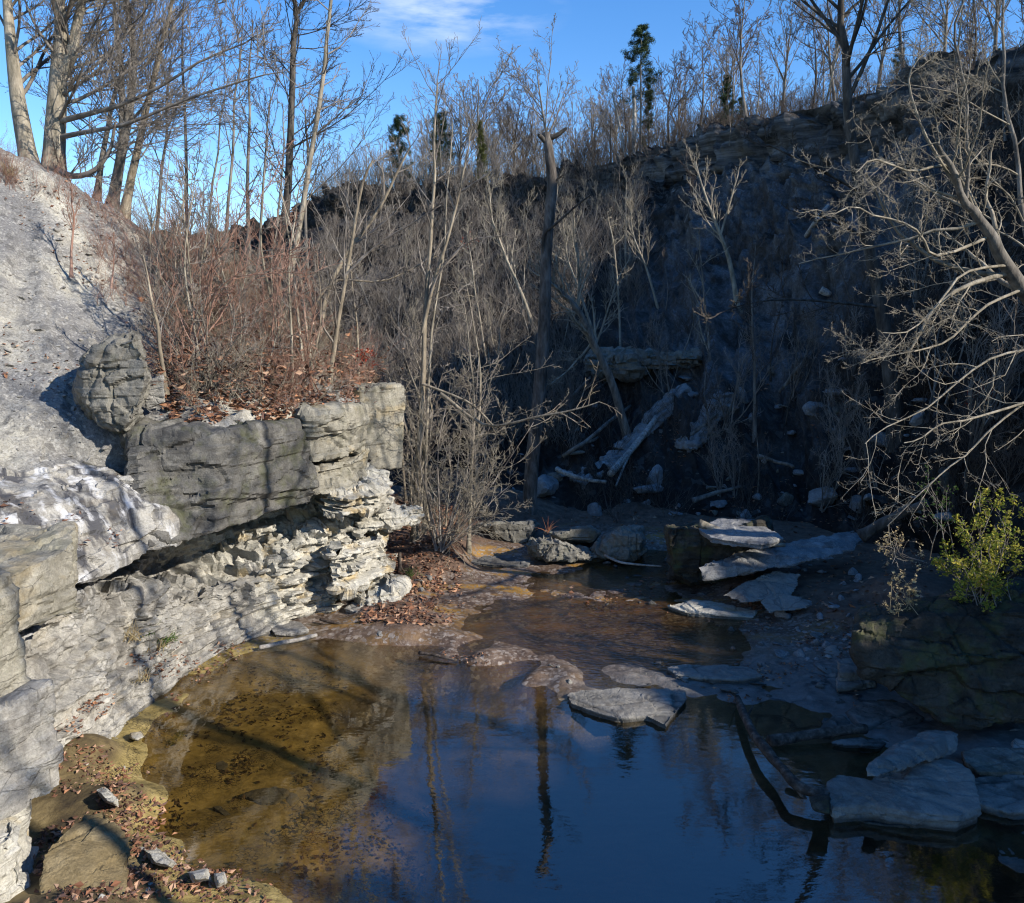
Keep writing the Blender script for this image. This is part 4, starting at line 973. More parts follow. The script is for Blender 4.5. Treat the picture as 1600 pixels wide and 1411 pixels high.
STY = {
 'big':   [dict(k=14, length=.42, angle=44, up=.35, wig=.35, n=8, t0=.28, rr=.30, taper=.5), dict(k=8, length=.42, angle=42, up=.3, wig=.4, n=6, t0=.2, rr=.5, taper=.4), dict(k=7, length=.42, angle=40, up=.25, wig=.4, n=4, t0=.15, rr=.5), dict(k=4, length=.4, angle=38, up=.15, wig=.35, n=3, t0=.2, rr=.6)],
 'sweep': [dict(k=26, length=.42, angle=56, up=.30, wig=.3, n=9, t0=.16, rr=.22, taper=.45), dict(k=10, length=.40, angle=30, up=.16, wig=.3, n=5, t0=.15, rr=.5, taper=.5), dict(k=9, length=.42, angle=32, up=.1, wig=.3, n=4, t0=.15, rr=.55), dict(k=2, length=.4, angle=35, up=.1, wig=.3, n=3, t0=.3, rr=.6)],
 'sap':   [dict(k=12, length=.34, angle=38, up=.4, wig=.3, n=6, t0=.3, rr=.5, taper=.6), dict(k=7, length=.42, angle=40, up=.3, wig=.35, n=4, t0=.15, rr=.55), dict(k=4, length=.45, angle=38, up=.2, wig=.35, n=3, t0=.15, rr=.6)],
 'slim':  [dict(k=20, length=.16, angle=62, up=.2, wig=.3, n=5, t0=.22, rr=.35, taper=.6), dict(k=6, length=.4, angle=40, up=.1, wig=.3, n=4, t0=.15, rr=.55), dict(k=3, length=.4, angle=40, up=.1, wig=.3, n=3, t0=.2, rr=.6)],
 'rim':   [dict(k=12, length=.44, angle=50, up=.42, wig=.4, n=7, t0=.34, rr=.5, taper=.35), dict(k=8, length=.42, angle=42, up=.3, wig=.4, n=4, t0=.2, rr=.55), dict(k=6, length=.42, angle=38, up=.2, wig=.4, n=3, t0=.15, rr=.6), dict(k=3, length=.45, angle=36, up=.1, wig=.3, n=2, t0=.2, rr=.65)],
 'twisty':[dict(k=13, length=.45, angle=48, up=.1, wig=.7, n=9, t0=.1, rr=.42, taper=.4), dict(k=9, length=.40, angle=48, up=.12, wig=.75, n=7, t0=.15, rr=.5), dict(k=7, length=.36, angle=45, up=.1, wig=.6, n=4, t0=.15, rr=.55), dict(k=3, length=.4, angle=45, up=.1, wig=.5, n=3, t0=.2, rr=.6)],
 'shrub': [dict(k=6, length=.5, angle=32, up=.35, wig=.35, n=5, t0=.1, rr=.65, taper=.3), dict(k=6, length=.45, angle=38, up=.25, wig=.35, n=4, t0=.15, rr=.6), dict(k=4, length=.42, angle=36, up=.15, wig=.35, n=3, t0=.15, rr=.6)],
}
def make_tree(name, trunks, style, bark, label, cat='tree', group=None, seed=1, twig=None, rmin=.006, bias=None, base=None, mul=1.0, crown_name='crown', limbs=()):
    """trunks: list of (pts, rad) batches; limbs: extra hand-placed boughs that also carry branches"""
    rg = np.random.default_rng(seed)
    lv = STY[style] if isinstance(style, str) else style
    base = np.array(trunks[0][0][0, 0]) if base is None else np.asarray(base)
    tl = [flare(t) if i == 0 else t for i, t in enumerate(trunks)]
    v, q = tubes(tl, [10] * len(tl))
    root = empty(name, base); tag(root, label, cat, group)
    tm = mesh_from('trunk', v - base, q)
    link('trunk', tm, M[bark], root)
    cr, sides = [], []
    for b in limbs: cr.append(b); sides.append(7)
    sources = list(trunks) + list(limbs)
    for bi, b in enumerate(sources):
        par = b
        for li, l in enumerate(lv):
            l = dict(l); ln_b = np.linalg.norm(np.diff(b[0], axis=1), axis=-1).sum()
            if li == 0:
                if bi >= len(trunks): l['t0'] = .15; l['k'] = max(3, int(l['k'] * .7))
                l['k'] = max(2, int(l['k'] * mul)); l['bias'] = bias
            else: l['bias'] = None if bias is None else np.asarray(bias) * .4
            par = sprout(rg, par, rmin=rmin * (1.6, 1.2, 1.0, .85)[min(li, 3)], **l)
            cr.append(par); sides.append((6, 4, 3, 3)[li])
    v, q = tubes(cr, sides)
    link(crown_name, mesh_from(crown_name, v - base, q), M[twig or bark], root)
    return root
def copy_thing(root, loc, rz, s, label=None, group=None, tilt=(0, 0)):
    r = root.copy(); COL.objects.link(r); r.location = Vector(loc); r.rotation_euler = (tilt[0], tilt[1], rz); r.scale = (s,) * 3 if not hasattr(s, '__len__') else s
    if label: r['label'] = label
    if group: r['group'] = group
    for ch in list(root.children):
        c = ch.copy(); COL.objects.link(c); c.parent = r
        for g in list(ch.children):
            d = g.copy(); COL.objects.link(d); d.parent = c
    return r
def px_trunk(pxs, Y, r0, r1, n=16, wob=.06, seed=1, dY=0.0):
    """trunk through photo pixels standing at depth Y; dY leans its top away"""
    m = len(pxs); pts = [P(x, y, Y + dY * i / max(1, m - 1)) for i, (x, y) in enumerate(pxs)]
    pts[0] = pts[0] - np.array((0, 0, .25))
    return poly_batch(pts, r0, r1, n, wob, seed)
def px_limb(pxs, Ys, r0, r1, n=12, wob=.06, seed=1):
    return poly_batch([P(x, y, Y) for (x, y), Y in zip(pxs, Ys)], r0, r1, n, wob, seed)

# ---- trees on the crest of the bare bank
make_tree('bare_tree', [px_trunk([(48, 258), (30, 170), (18, 80), (8, -40), (0, -260)], 21, .24, .05, 18, .08, 3)], 'big', 'bark_pale', 'thick pale leaning tree at the top of the bare bank, in the upper corner', seed=3, bias=(.5, 0, .1), mul=1.0, twig='twig_grey')
make_tree('bare_tree', [px_trunk([(82, 275), (88, 160), (94, 60), (90, -60), (70, -330)], 21.5, .30, .06, 18, .08, 4),
                        px_limb([(90, 130), (112, 80), (128, 0), (150, -120), (165, -300)], [21.5, 21.5, 21.4, 21.2, 21], .17, .04, 14, .08, 5)], 'sweep', 'bark_pale', 'stout twin-stemmed pale tree on the crest with boughs sweeping over the sky', seed=5, bias=(.6, .1, .1), twig='twig_grey',
          limbs=[px_limb([(86, 262), (110, 275), (145, 268), (170, 238), (182, 190)], [21.4, 21.0, 20.8, 20.7, 20.6], .10, .03, 12, .03, 6),
                 px_limb([(88, 190), (140, 178), (200, 160), (300, 105), (400, 55)], [21.5, 21, 20.6, 20.2, 20], .085, .012, 14, .08, 7),
                 px_limb([(90, 215), (140, 205), (210, 190), (330, 140), (440, 110)], [21.5, 21, 20.6, 20.2, 20], .075, .012, 14, .08, 8)])
make_tree('bare_tree', [px_trunk([(172, 318), (196, 200), (206, 100), (200, 0), (206, -200)], 23, .15, .04, 16, .1, 9), px_limb([(180, 290), (188, 240), (192, 120), (178, 20), (172, -150)], [23] * 5, .12, .03, 14, .1, 10)], 'sweep', 'bark_grey', 'grey multi-stemmed tree just down the crest from the twin-stemmed tree', seed=7, bias=(.5, 0, .1), twig='twig_grey')
make_tree('bare_tree', [px_trunk([(150, 300), (165, 210), (185, 130), (215, 60), (230, -60)], 24.5, .09, .02, 14, .1, 12)], 'big', 'bark_grey', 'thin leaning grey stem behind the multi-stemmed crest tree', seed=8, twig='twig_grey', mul=.6)
make_tree('bare_tree', [px_trunk([(192, 330), (215, 230), (238, 130), (262, 40), (280, -120)], 24, .13, .03, 14, .1, 13)], 'sweep', 'bark_tan', 'tan crest tree leaning away beside the grey multi-stemmed tree', seed=9, bias=(.5, 0, .1), twig='twig_grey', mul=.8)
for i, (pxs, Y, r, lab) in enumerate([
    ([(292, 400), (290, 250), (284, 130), (286, 20), (288, -80)], 25, .06, 'straight thin dark sapling against the sky, first along the bank crest from the twin-stemmed tree'),
    ([(350, 400), (362, 260), (372, 130), (380, 40)], 27, .06, 'slim grey sapling between the straight dark sapling and the pale pole tree'),
    ([(388, 410), (386, 280), (390, 150), (394, 30)], 25.5, .075, 'pale pole-like tree standing before the black-barked tree'),
    ([(402, 420), (412, 300), (420, 190), (430, 110)], 28, .055, 'faint thin sapling between the pole tree and the black-barked tree'),
    ([(325, 410), (330, 300), (345, 200), (360, 120)], 28, .05, 'low thin sapling beside the straight dark sapling'),
    ([(240, 380), (255, 260), (262, 160), (275, 60)], 26, .06, 'thin grey tree rising through the swept boughs of the crest'),
    ([(425, 430), (436, 320), (440, 230), (446, 160)], 27, .045, 'short thin sapling at the base of the black-barked tree')]):
    make_tree('sapling', [px_trunk(pxs, Y, r, .015, 14, .12, 20 + i)], 'slim' if i % 2 == 0 else 'sap', 'bark_grey', lab, seed=30 + i, twig='twig_grey', group='saplings along the bank crest')
make_tree('bare_tree', [px_trunk([(428, 430), (448, 310), (456, 200), (458, 90), (462, 20), (450, -60)], 23, .125, .05, 18, .06, 14),
                        px_limb([(461, 25), (480, -10), (490, -60), (500, -160)], [23, 23, 23, 23], .06, .02, 8, .05, 15)], 'sweep', 'bark_dark', 'black-barked tree with wide drooping fine branches over the sky', seed=11, twig='bark_dark', mul=1.1)
make_tree('bare_tree', [px_trunk([(430, 560), (446, 470), (470, 340), (490, 210), (508, 90), (522, -20), (530, -150)], 21.5, .095, .03, 18, .05, 16)], [dict(k=10, length=.20, angle=50, up=.25, wig=.3, n=6, t0=.45, rr=.4, taper=.5), dict(k=6, length=.4, angle=38, up=.15, wig=.3, n=4, t0=.2, rr=.5), dict(k=4, length=.4, angle=38, up=.1, wig=.3, n=3, t0=.2, rr=.6)], 'bark_pale', 'tall slender pale tree leaning across the black-barked one', seed=13, twig='twig_grey')
make_tree('bare_tree', [px_trunk([(482, 450), (476, 330), (482, 240), (478, 170)], 23.4, .06, .02, 14, .06, 17)], 'sap', 'bark_grey', 'slim grey stem rising between the black-barked tree and the slender pale tree', seed=14, twig='twig_grey')

# ---- the bank top: saplings with many stems
def clump(name, base_px, Y, tops, r, bark, label, seed, style='shrub', twig=None, group=None, cat='shrub', mul=1.0, wob=.12):
    b = P(base_px[0], base_px[1], Y); rg = np.random.default_rng(seed)
    tr = []
    for i, (tx, ty) in enumerate(tops):
        top = P(tx, ty, Y + rg.uniform(-.8, .8)); m = b + (top - b) * .45 + rg.normal(size=3) * np.array((.18, .18, 0))
        o = rg.normal(size=3) * np.array((.10, .10, 0))
        tr.append(poly_batch([b + o - np.array((0, 0, .15)), m, top], r * rg.uniform(.7, 1.1), .008, 12, wob, seed + i))
    return make_tree(name, tr, style, bark, label, cat, group, seed, twig, rmin=.004, base=b, mul=mul)
clump('multi_stem_shrub', (268, 470), 19.0, [(215, 280), (240, 300), (262, 240), (285, 250), (310, 290), (330, 330), (355, 360)], .035, 'bark_tan', 'many-stemmed tan shrub standing at the edge of the bare bank', 41, 'shrub', 'twig_grey')
clump('multi_stem_shrub', (300, 620), 15.2, [(240, 480), (300, 470), (390, 500), (410, 540), (350, 560)], .035, 'bark_dark', 'low dark sprawling shrub on top of the dark ledge block', 43, 'shrub', 'twig_grey')
make_tree('sapling', [px_trunk([(258, 595), (250, 545), (240, 480), (225, 400)], 14.4, .045, .015, 12, .05, 44)], 'sap', 'bark_tan', 'leaning tan sapling growing right behind the lichen-spotted boulder', seed=44, twig='twig_grey', rmin=.004)
make_tree('sapling', [px_trunk([(520, 640), (516, 590), (528, 510), (545, 400), (565, 300), (585, 250)], 18.3, .075, .02, 14, .05, 45)], 'sap', 'bark_tan', 'bent tan sapling rooted on top of the cracked ledge blocks', seed=45, twig='twig_grey', rmin=.004,
          limbs=[px_limb([(540, 430), (580, 390), (640, 350), (690, 320)], [18.3, 18.2, 18.0, 17.9], .035, .01, 10, .05, 46)])
make_tree('sapling', [px_trunk([(490, 590), (505, 480), (540, 400), (590, 330), (620, 270), (640, 230)], 21.5, .085, .02, 14, .05, 47)], 'sap', 'bark_tan', 'thick tan tree leaning out of the red brush above the ledge', seed=47, twig='twig_grey', rmin=.005,
          limbs=[px_limb([(600, 315), (598, 270), (590, 252), (620, 240)], [21.5, 21.4, 21.4, 21.3], .035, .01, 10, .03, 48)])
make_tree('sapling', [px_trunk([(470, 570), (472, 520), (520, 440), (600, 440), (680, 400)], 20.5, .05, .012, 14, .05, 50)], 'sap', 'bark_tan', 'low bough-like sapling with a dark broken limb reaching over the bank', seed=50, twig='twig_grey', mul=.6)
make_tree('sapling', [px_trunk([(110, 415), (112, 370), (114, 330), (112, 290)], 17.5, .03, .008, 10, .05, 51)], 'sap', 'twig_red', 'small reddish sapling alone on the bare grey bank', seed=51, twig='twig_red', rmin=.004)
make_tree('sapling', [px_trunk([(172, 432), (178, 400), (180, 365)], 17.5, .02, .008, 10, .04, 52)], 'sap', 'twig_red', 'tiny reddish sapling on the bare bank, lower than the other', seed=52, twig='twig_red', rmin=.004, mul=.6)

# ---- foreground-middle: pale tall sapling pair, bush, snag
make_tree('bare_tree', [px_trunk([(648, 830), (652, 740), (660, 620), (664, 500), (672, 400), (678, 300), (680, 210), (684, 130)], 20.3, .095, .02, 22, .03, 60),
                        px_limb([(660, 520), (678, 440), (700, 370), (718, 300), (730, 240), (738, 200)], [20.3, 20.2, 20.1, 20, 19.9, 19.9], .055, .012, 14, .03, 61)],
          [dict(k=14, length=.17, angle=38, up=.4, wig=.3, n=6, t0=.48, rr=.5, taper=.3), dict(k=6, length=.42, angle=38, up=.3, wig=.35, n=4, t0=.15, rr=.55), dict(k=4, length=.45, angle=38, up=.2, wig=.35, n=3, t0=.15, rr=.6)],
          'bark_tan', 'tall straight tan tree with a forked upper stem beside the leafy bank', seed=60, twig='twig_grey', rmin=.005,
          limbs=[px_limb([(666, 480), (690, 420), (740, 375), (800, 368)], [20.3, 20.0, 19.8, 19.6], .03, .008, 12, .04, 62),
                 px_limb([(720, 300), (750, 280), (790, 250), (800, 225)], [20, 19.8, 19.6, 19.5], .025, .008, 10, .04, 63)])
make_tree('bare_tree', [px_trunk([(662, 820), (668, 650), (674, 520), (690, 420), (700, 300), (708, 190)], 21.2, .05, .012, 16, .04, 64)], 'slim', 'bark_pale', 'slim pale stem close behind the tall straight tan tree', seed=64, twig='twig_grey', mul=.7)
clump('bush', (690, 850), 19.8, [(640, 690), (620, 620), (660, 640), (700, 600), (745, 560), (720, 640), (775, 650), (740, 700), (800, 760), (790, 800), (770, 720), (700, 700), (650, 740), (640, 780), (755, 770), (670, 660), (830, 660), (740, 790)], .028, 'twig_grey',
      'wide tangled pale bush on the leafy bank below the tan tree', 66, [dict(k=9, length=.46, angle=42, up=.05, wig=.5, n=6, t0=.12, rr=.55, taper=.3), dict(k=8, length=.42, angle=42, up=.05, wig=.5, n=4, t0=.15, rr=.6), dict(k=5, length=.42, angle=38, up=.05, wig=.4, n=3, t0=.15, rr=.65)], 'bark_pale', cat='bush')
make_tree('leaning_branch', [poly_batch([P(690, 615, 20.0), P(760, 665, 19.2), P(840, 650, 18.6), P(900, 640, 18.2), P(935, 628, 18.0)], .045, .012, 14, .05, 68),
    poly_batch([P(660, 600, 20.2), P(735, 630, 19.6), P(770, 668, 19.0)], .035, .022, 10, .04, 69)], [dict(k=9, length=.28, angle=42, up=0.0, wig=.3, n=5, t0=.35, rr=.45, taper=.3), dict(k=4, length=.4, angle=42, up=0, wig=.3, n=4, t0=.2, rr=.6)], 'bark_tan', 'long pale branch reaching out from the bush across the dark snag', cat='branch', seed=70)
make_tree('dead_snag', [px_trunk([(826, 822), (830, 740), (842, 620), (850, 500), (854, 400), (862, 300), (858, 240), (852, 208)], 24.2, .235, .12, 24, .04, 71)],
          [dict(k=3, length=.05, angle=55, up=.1, wig=.6, n=5, t0=.6, rr=.3, taper=.3), dict(k=2, length=.5, angle=45, up=.1, wig=.5, n=4, t0=.3, rr=.6)], 'bark_snag', 'tall dead snag with a broken top, sunlit above and dark below', cat='dead tree', seed=72, twig='bark_dark', crown_name='stub_branches',
          limbs=[px_limb([(855, 420), (848, 372), (868, 350), (905, 318), (925, 305)], [24.2, 24.0, 23.8, 23.4, 23.2], .07, .015, 12, .03, 73), px_limb([(860, 215), (872, 210), (886, 200)], [24.2, 24.1, 24], .1, .04, 6, .02, 74), px_limb([(858, 230), (848, 216), (842, 212)], [24.2, 24.1, 24], .09, .05, 6, .02, 75)])

# ---- trees standing on the shaded slope
def slope_tree(pxs, r0, r1, style, bark, label, seed, twig=None, mul=1.0, limbs=(), cat='tree', rmin=.008, bias=None, dY=0.0):
    h, _ = hit(*pxs[0], (hill_bvh, bed_bvh)); Y = h[1]
    return make_tree('bare_tree', [px_trunk(pxs, Y, r0, r1, 16, .08, seed, dY)], style, bark, label, cat, None, seed, twig, rmin, bias, mul=mul, limbs=[px_limb(p, [Y + o for o in ys], a, b, 12, .06, seed + 1) for p, ys, a, b in limbs])
slope_tree([(985, 690), (960, 610), (930, 540), (905, 490), (870, 450), (845, 430)], .17, .05, 'sap', 'bark_grey', 'crooked grey tree leaning over the stream below the rock ledge', 80, 'bark_pale', 1.6,
           [([(925, 535), (905, 560), (880, 585), (860, 600)], [0, -.5, -1, -1.4], .05, .015), ([(900, 485), (905, 440), (900, 390), (895, 340)], [0, -.3, -.5, -.8], .06, .015), ([(930, 540), (945, 500), (960, 450), (985, 400)], [0, 0, 0, 0], .05, .012)], dY=-1.5)
slope_tree([(1155, 480), (1140, 410), (1118, 350), (1100, 300), (1085, 250)], .12, .02, 'sap', 'bark_pale', 'pale forked tree high on the bare shale slope', 82, 'bark_pale', 1.2, [([(1125, 370), (1140, 320), (1150, 280), (1156, 262)], [0, 0, 0, 0], .06, .015)])
slope_tree([(980, 440), (978, 390), (980, 330), (976, 270)], .07, .015, 'sap', 'bark_pale', 'upright pale sapling under the rim below the broken pine', 84, 'bark_pale')
slope_tree([(1110, 560), (1105, 500), (1098, 440), (1095, 400)], .07, .015, 'shrub', 'bark_grey', 'bushy grey small tree on the slope under the pale forked tree', 85, 'bark_pale')
slope_tree([(1180, 680), (1178, 560), (1176, 460), (1180, 380)], .07, .012, 'slim', 'bark_grey', 'thin dim upright tree between the bushy grey tree and the shaded thicket', 86, 'twig_far')
slope_tree([(970, 560), (966, 470), (958, 380), (950, 330)], .06, .012, 'slim', 'bark_pale', 'thin pale tree rising from the rock ledge on the slope', 87, 'bark_pale')
slope_tree([(1405, 690), (1388, 560), (1368, 440), (1340, 280), (1322, 120), (1318, 20), (1312, -90)], .24, .06, [dict(k=16, length=.30, angle=42, up=.35, wig=.35, n=7, t0=.62, rr=.5, taper=.4), dict(k=7, length=.42, angle=38, up=.3, wig=.35, n=5, t0=.2, rr=.5), dict(k=5, length=.42, angle=38, up=.2, wig=.35, n=3, t0=.15, rr=.6), dict(k=3, length=.4, angle=38, up=.1, wig=.3, n=2, t0=.2, rr=.6)], 'bark_dark',
           'tall dark tree on the right slope, its dark crown against the sky', 88, 'bark_dark', limbs=[([(1345, 300), (1290, 270), (1220, 235), (1195, 225)], [0, -.5, -1, -1.2], .06, .012), ([(1350, 370), (1290, 340), (1240, 330)], [0, -.5, -1], .05, .012), ([(1375, 480), (1280, 470), (1200, 470), (1120, 490)], [0, -1, -2, -3], .05, .01)])
slope_tree([(760, 560), (745, 470), (735, 400), (728, 350)], .06, .012, 'slim', 'bark_pale', 'white slender stem behind the tall straight tan tree', 90, 'bark_pale')
slope_tree([(840, 520), (812, 450), (790, 400), (770, 340), (765, 290)], .10, .02, 'sap', 'bark_pale', 'pale leaning forked tree on the sunlit slope between the tan tree and the snag', 91, 'bark_pale', 1.3)
slope_tree([(930, 520), (900, 440), (885, 400), (880, 330)], .07, .015, 'sap', 'bark_pale', 'pale sapling directly behind the snag on the slope', 92, 'bark_pale', 1.2)
slope_tree([(1030, 480), (1010, 420), (990, 370), (985, 320)], .07, .015, 'sap', 'bark_pale', 'pale crooked sapling left of the bare shale chute', 93, 'bark_pale', 1.2)

# ---- twisting pale tree at the right edge
Yr = 14.5
make_tree('twisting_tree', [poly_batch([P(1760, 760, Yr), P(1690, 600, Yr), P(1610, 470, Yr - .3), P(1565, 400, Yr - .6), P(1530, 345, Yr - .8), P(1500, 290, Yr - 1), P(1470, 220, Yr - 1.3)], .20, .03, 22, .1, 100),
                            poly_batch([P(1510, 310, Yr - .9), P(1512, 220, Yr - 1), P(1505, 130, Yr - 1.2), P(1496, 40, Yr - 1.2), P(1500, -60, Yr - 1.2)], .035, .012, 14, .1, 101),
                            poly_batch([P(1640, 520, Yr), P(1600, 350, Yr + .6), P(1580, 200, Yr + .8), P(1560, 60, Yr + 1), P(1590, -100, Yr + 1)], .06, .014, 14, .12, 102)], 'twisty', 'bark_grey', 'twisting pale-branched tree leaning in from the right edge', seed=103, twig='bark_pale', rmin=.0032, mul=1.1, bias=(-.5, 0, .1),
          limbs=[poly_batch([P(1530, 350, Yr - .8), P(1490, 262, Yr - 1), P(1430, 265, Yr - 1.3), P(1370, 250, Yr - 1.6), P(1330, 270, Yr - 1.8)], .032, .008, 14, .12, 104),
                 poly_batch([P(1545, 370, Yr - .7), P(1460, 400, Yr - 1.2), P(1420, 350, Yr - 1.5), P(1340, 330, Yr - 1.8), P(1290, 330, Yr - 2)], .03, .008, 14, .12, 105),
                 poly_batch([P(1600, 450, Yr - .4), P(1540, 480, Yr - .8), P(1480, 530, Yr - 1.1), P(1420, 550, Yr - 1.4), P(1350, 565, Yr - 1.6)], .03, .008, 14, .12, 106),
                 poly_batch([P(1500, 300, Yr - 1), P(1440, 200, Yr - 1.2), P(1420, 120, Yr - 1.3), P(1460, 60, Yr - 1.3)], .028, .008, 12, .12, 107),
                 poly_batch([P(1575, 415, Yr - .6), P(1500, 430, Yr - 1.2), P(1450, 500, Yr - 1.6), P(1390, 520, Yr - 1.9)], .028, .008, 12, .12, 108)])
make_tree('overhanging_branch', [poly_batch([P(1760, 600, 13.2), P(1640, 620, 12.6), P(1540, 645, 12.2), P(1470, 665, 11.9), P(1420, 690, 11.7)], .03, .008, 16, .08, 110), poly_batch([P(1760, 520, 13), P(1640, 540, 12.6), P(1530, 570, 12.4), P(1440, 640, 12.1), P(1350, 690, 11.9)], .028, .007, 16, .1, 111),
                                 poly_batch([P(1700, 560, 12.8), P(1560, 660, 12.4), P(1500, 720, 12.3), P(1440, 770, 12.2), P(1390, 822, 12.2)], .022, .006, 14, .06, 112)], [dict(k=9, length=.32, angle=40, up=.05, wig=.6, n=6, t0=.25, rr=.5, taper=.4), dict(k=6, length=.4, angle=45, up=.05, wig=.6, n=4, t0=.15, rr=.55), dict(k=4, length=.4, angle=45, up=.05, wig=.5, n=3, t0=.2, rr=.6)],
          'bark_pale', 'low pale boughs hanging in from the right edge above the green bush', cat='branch', seed=113, rmin=.0032)

# ---- rim trees: a few grown shapes, copied
def proto(h, r, style, bark, seed, twig, lean=.5, name='bare_tree', rmin=.016, stems=1):
    rg = np.random.default_rng(seed); tr = []
    for s in range(stems):
        top = np.array((rg.normal() * lean, rg.normal() * lean, h * rg.uniform(.85, 1)))
        b = np.array((rg.normal() * .15 * (stems > 1), rg.normal() * .15 * (stems > 1), -.4))
        tr.append(poly_batch([b, b + (top - b) * .5 + rg.normal(size=3) * .25, top], r, r * .12, 12, .2, seed + s))
    o = make_tree(name, tr, style, bark, 'x', 'tree', None, seed, twig, rmin)
    return o
STY['vase'] = [dict(k=11, length=.82, angle=30, up=.16, wig=.45, n=9, t0=.34, t1=.75, rr=.5, taper=.25), dict(k=9, length=.36, angle=38, up=.25, wig=.4, n=5, t0=.25, rr=.5), dict(k=6, length=.42, angle=38, up=.2, wig=.4, n=3, t0=.15, rr=.6), dict(k=3, length=.45, angle=36, up=.1, wig=.3, n=2, t0=.2, rr=.65)]
rim_tall = [proto(9, .19, 'vase', 'bark_grey', 200, 'twig_grey'), proto(9.5, .20, 'vase', 'bark_grey', 201, 'twig_grey', .8), proto(10, .16, 'rim', 'bark_grey', 202, 'twig_far'), proto(11, .17, 'rim', 'bark_dark', 203, 'twig_far', .9)]
rim_slim = [proto(9, .09, 'slim', 'bark_pale', 210, 'twig_grey'), proto(10, .10, 'sap', 'bark_pale', 211, 'twig_grey'), proto(8, .08, 'sap', 'bark_grey', 212, 'twig_far'), proto(9, .09, 'slim', 'bark_grey', 213, 'twig_far')]
used = set()
def place(pr, pos, rz, s, label, group):
    if pr.name not in used:
        used.add(pr.name); pr.location = Vector(pos); pr.rotation_euler = (0, 0, rz); pr.scale = (s,) * 3; pr['label'] = label; pr['group'] = group; return pr
    return copy_thing(pr, pos, rz, s, label, group)
def rim_at(px, back):
    """point on the plateau `back` metres behind the rim, in the direction of photo column px"""
    d = ray(px, 300); a = math.atan2(d[0], d[1]); az = np.arctan2(HR[:, 0], HR[:, 1]); ok = HR[:, 1] > 0
    i = np.argmin(np.where(ok, np.abs(az - a), 9)); q = HR[i]; rad = math.hypot(q[0], q[1])
    f = (rad + back) / rad; p, _ = drop(q[0] * f, q[1] * f, (hill_bvh,)); return p
ORD = ['first', 'second', 'third', 'fourth', 'fifth', 'sixth', 'seventh', 'eighth', 'ninth', 'tenth', 'eleventh', 'twelfth', 'thirteenth', 'fourteenth', 'fifteenth', 'sixteenth', 'seventeenth', 'eighteenth', 'nineteenth', 'twentieth', 'twenty-first', 'twenty-second', 'twenty-third', 'twenty-fourth', 'twenty-fifth', 'twenty-sixth', 'twenty-seventh', 'twenty-eighth', 'twenty-ninth', 'thirtieth']
rg = np.random.default_rng(77)
tall_at = [(752, 2.5, 275, 96), (868, 4, 265, 100), (715, 5, 285, 130), (808, 6, 270, 150), (925, 3, 255, 140), (1045, 3, 232, 110), (1085, 6, 215, 95), (1125, 3, 205, 60), (1165, 2, 190, 20), (1215, 3, 175, 40), (1262, 3, 160, 30), (1300, 6, 150, 10), (1360, 4, 145, -20), (1405, 3, 125, -60), (1455, 2, 110, -60), (1500, 5, 110, -40), (1540, 3, 100, -80), (1590, 4, 95, -60)]
for i, (px, back, rowb, rowt) in enumerate(tall_at):
    p = rim_at(px, back); d = math.hypot(p[0], p[1])
    hh = (rowb - rowt) / FPX * d * 1.08 + back * .15
    pr = rim_tall[i if i < 2 else (i * 2 + i // 3) % 4]; hp = (10.5, 11, 10, 11)[rim_tall.index(pr)]
    place(pr, p, rg.random() * 6.28, hh / hp, '%s full-crowned bare tree along the rim, rightward from the tan tree' % ORD[i], 'full-crowned bare trees on the rim')
slim_px = np.sort(np.concatenate([rg.uniform(690, 1000, 13), rg.uniform(1010, 1620, 17)]))
for i, px in enumerate(slim_px):
    back = rg.uniform(1, 12); p = rim_at(px, back); d = math.hypot(p[0], p[1])
    hh = rg.uniform(80, 140) / FPX * d * (1.0 + (px > 1100) * .35)
    pr = rim_slim[i % 4]; hp = (9, 10, 8, 9)[i % 4]
    place(pr, p, rg.random() * 6.28, hh / hp, '%s slim bare tree on the rim, rightward from the tan tree' % ORD[i], 'slim bare trees on the rim')
# trees far back between the bank and the rim, low over the left hill
for i, px in enumerate(np.sort(rg.uniform(520, 690, 12))):
    p = rim_at(px, rg.uniform(0, 9)); d = math.hypot(p[0], p[1]); hh = rg.uniform(45, 90) / FPX * d
    place(rim_slim[(i * 3) % 4], p, rg.random() * 6.28, hh / 9, '%s low bare tree on the distant rim, counted from the slender pale tree rightward' % ORD[i], 'low bare trees on the distant rim')

for i, px in enumerate(np.sort(np.concatenate([rg.uniform(640, 1060, 70), rg.uniform(1060, 1600, 40)]))):
    p = rim_at(px, rg.uniform(5, 26)); d = math.hypot(p[0], p[1]); hh = rg.uniform(75, 140) / FPX * d
    place((rim_slim + rim_tall)[i % 8], p, rg.random() * 6.28, hh / 10, 'thin bare tree far back in the woods behind the rim', 'woods behind the rim')

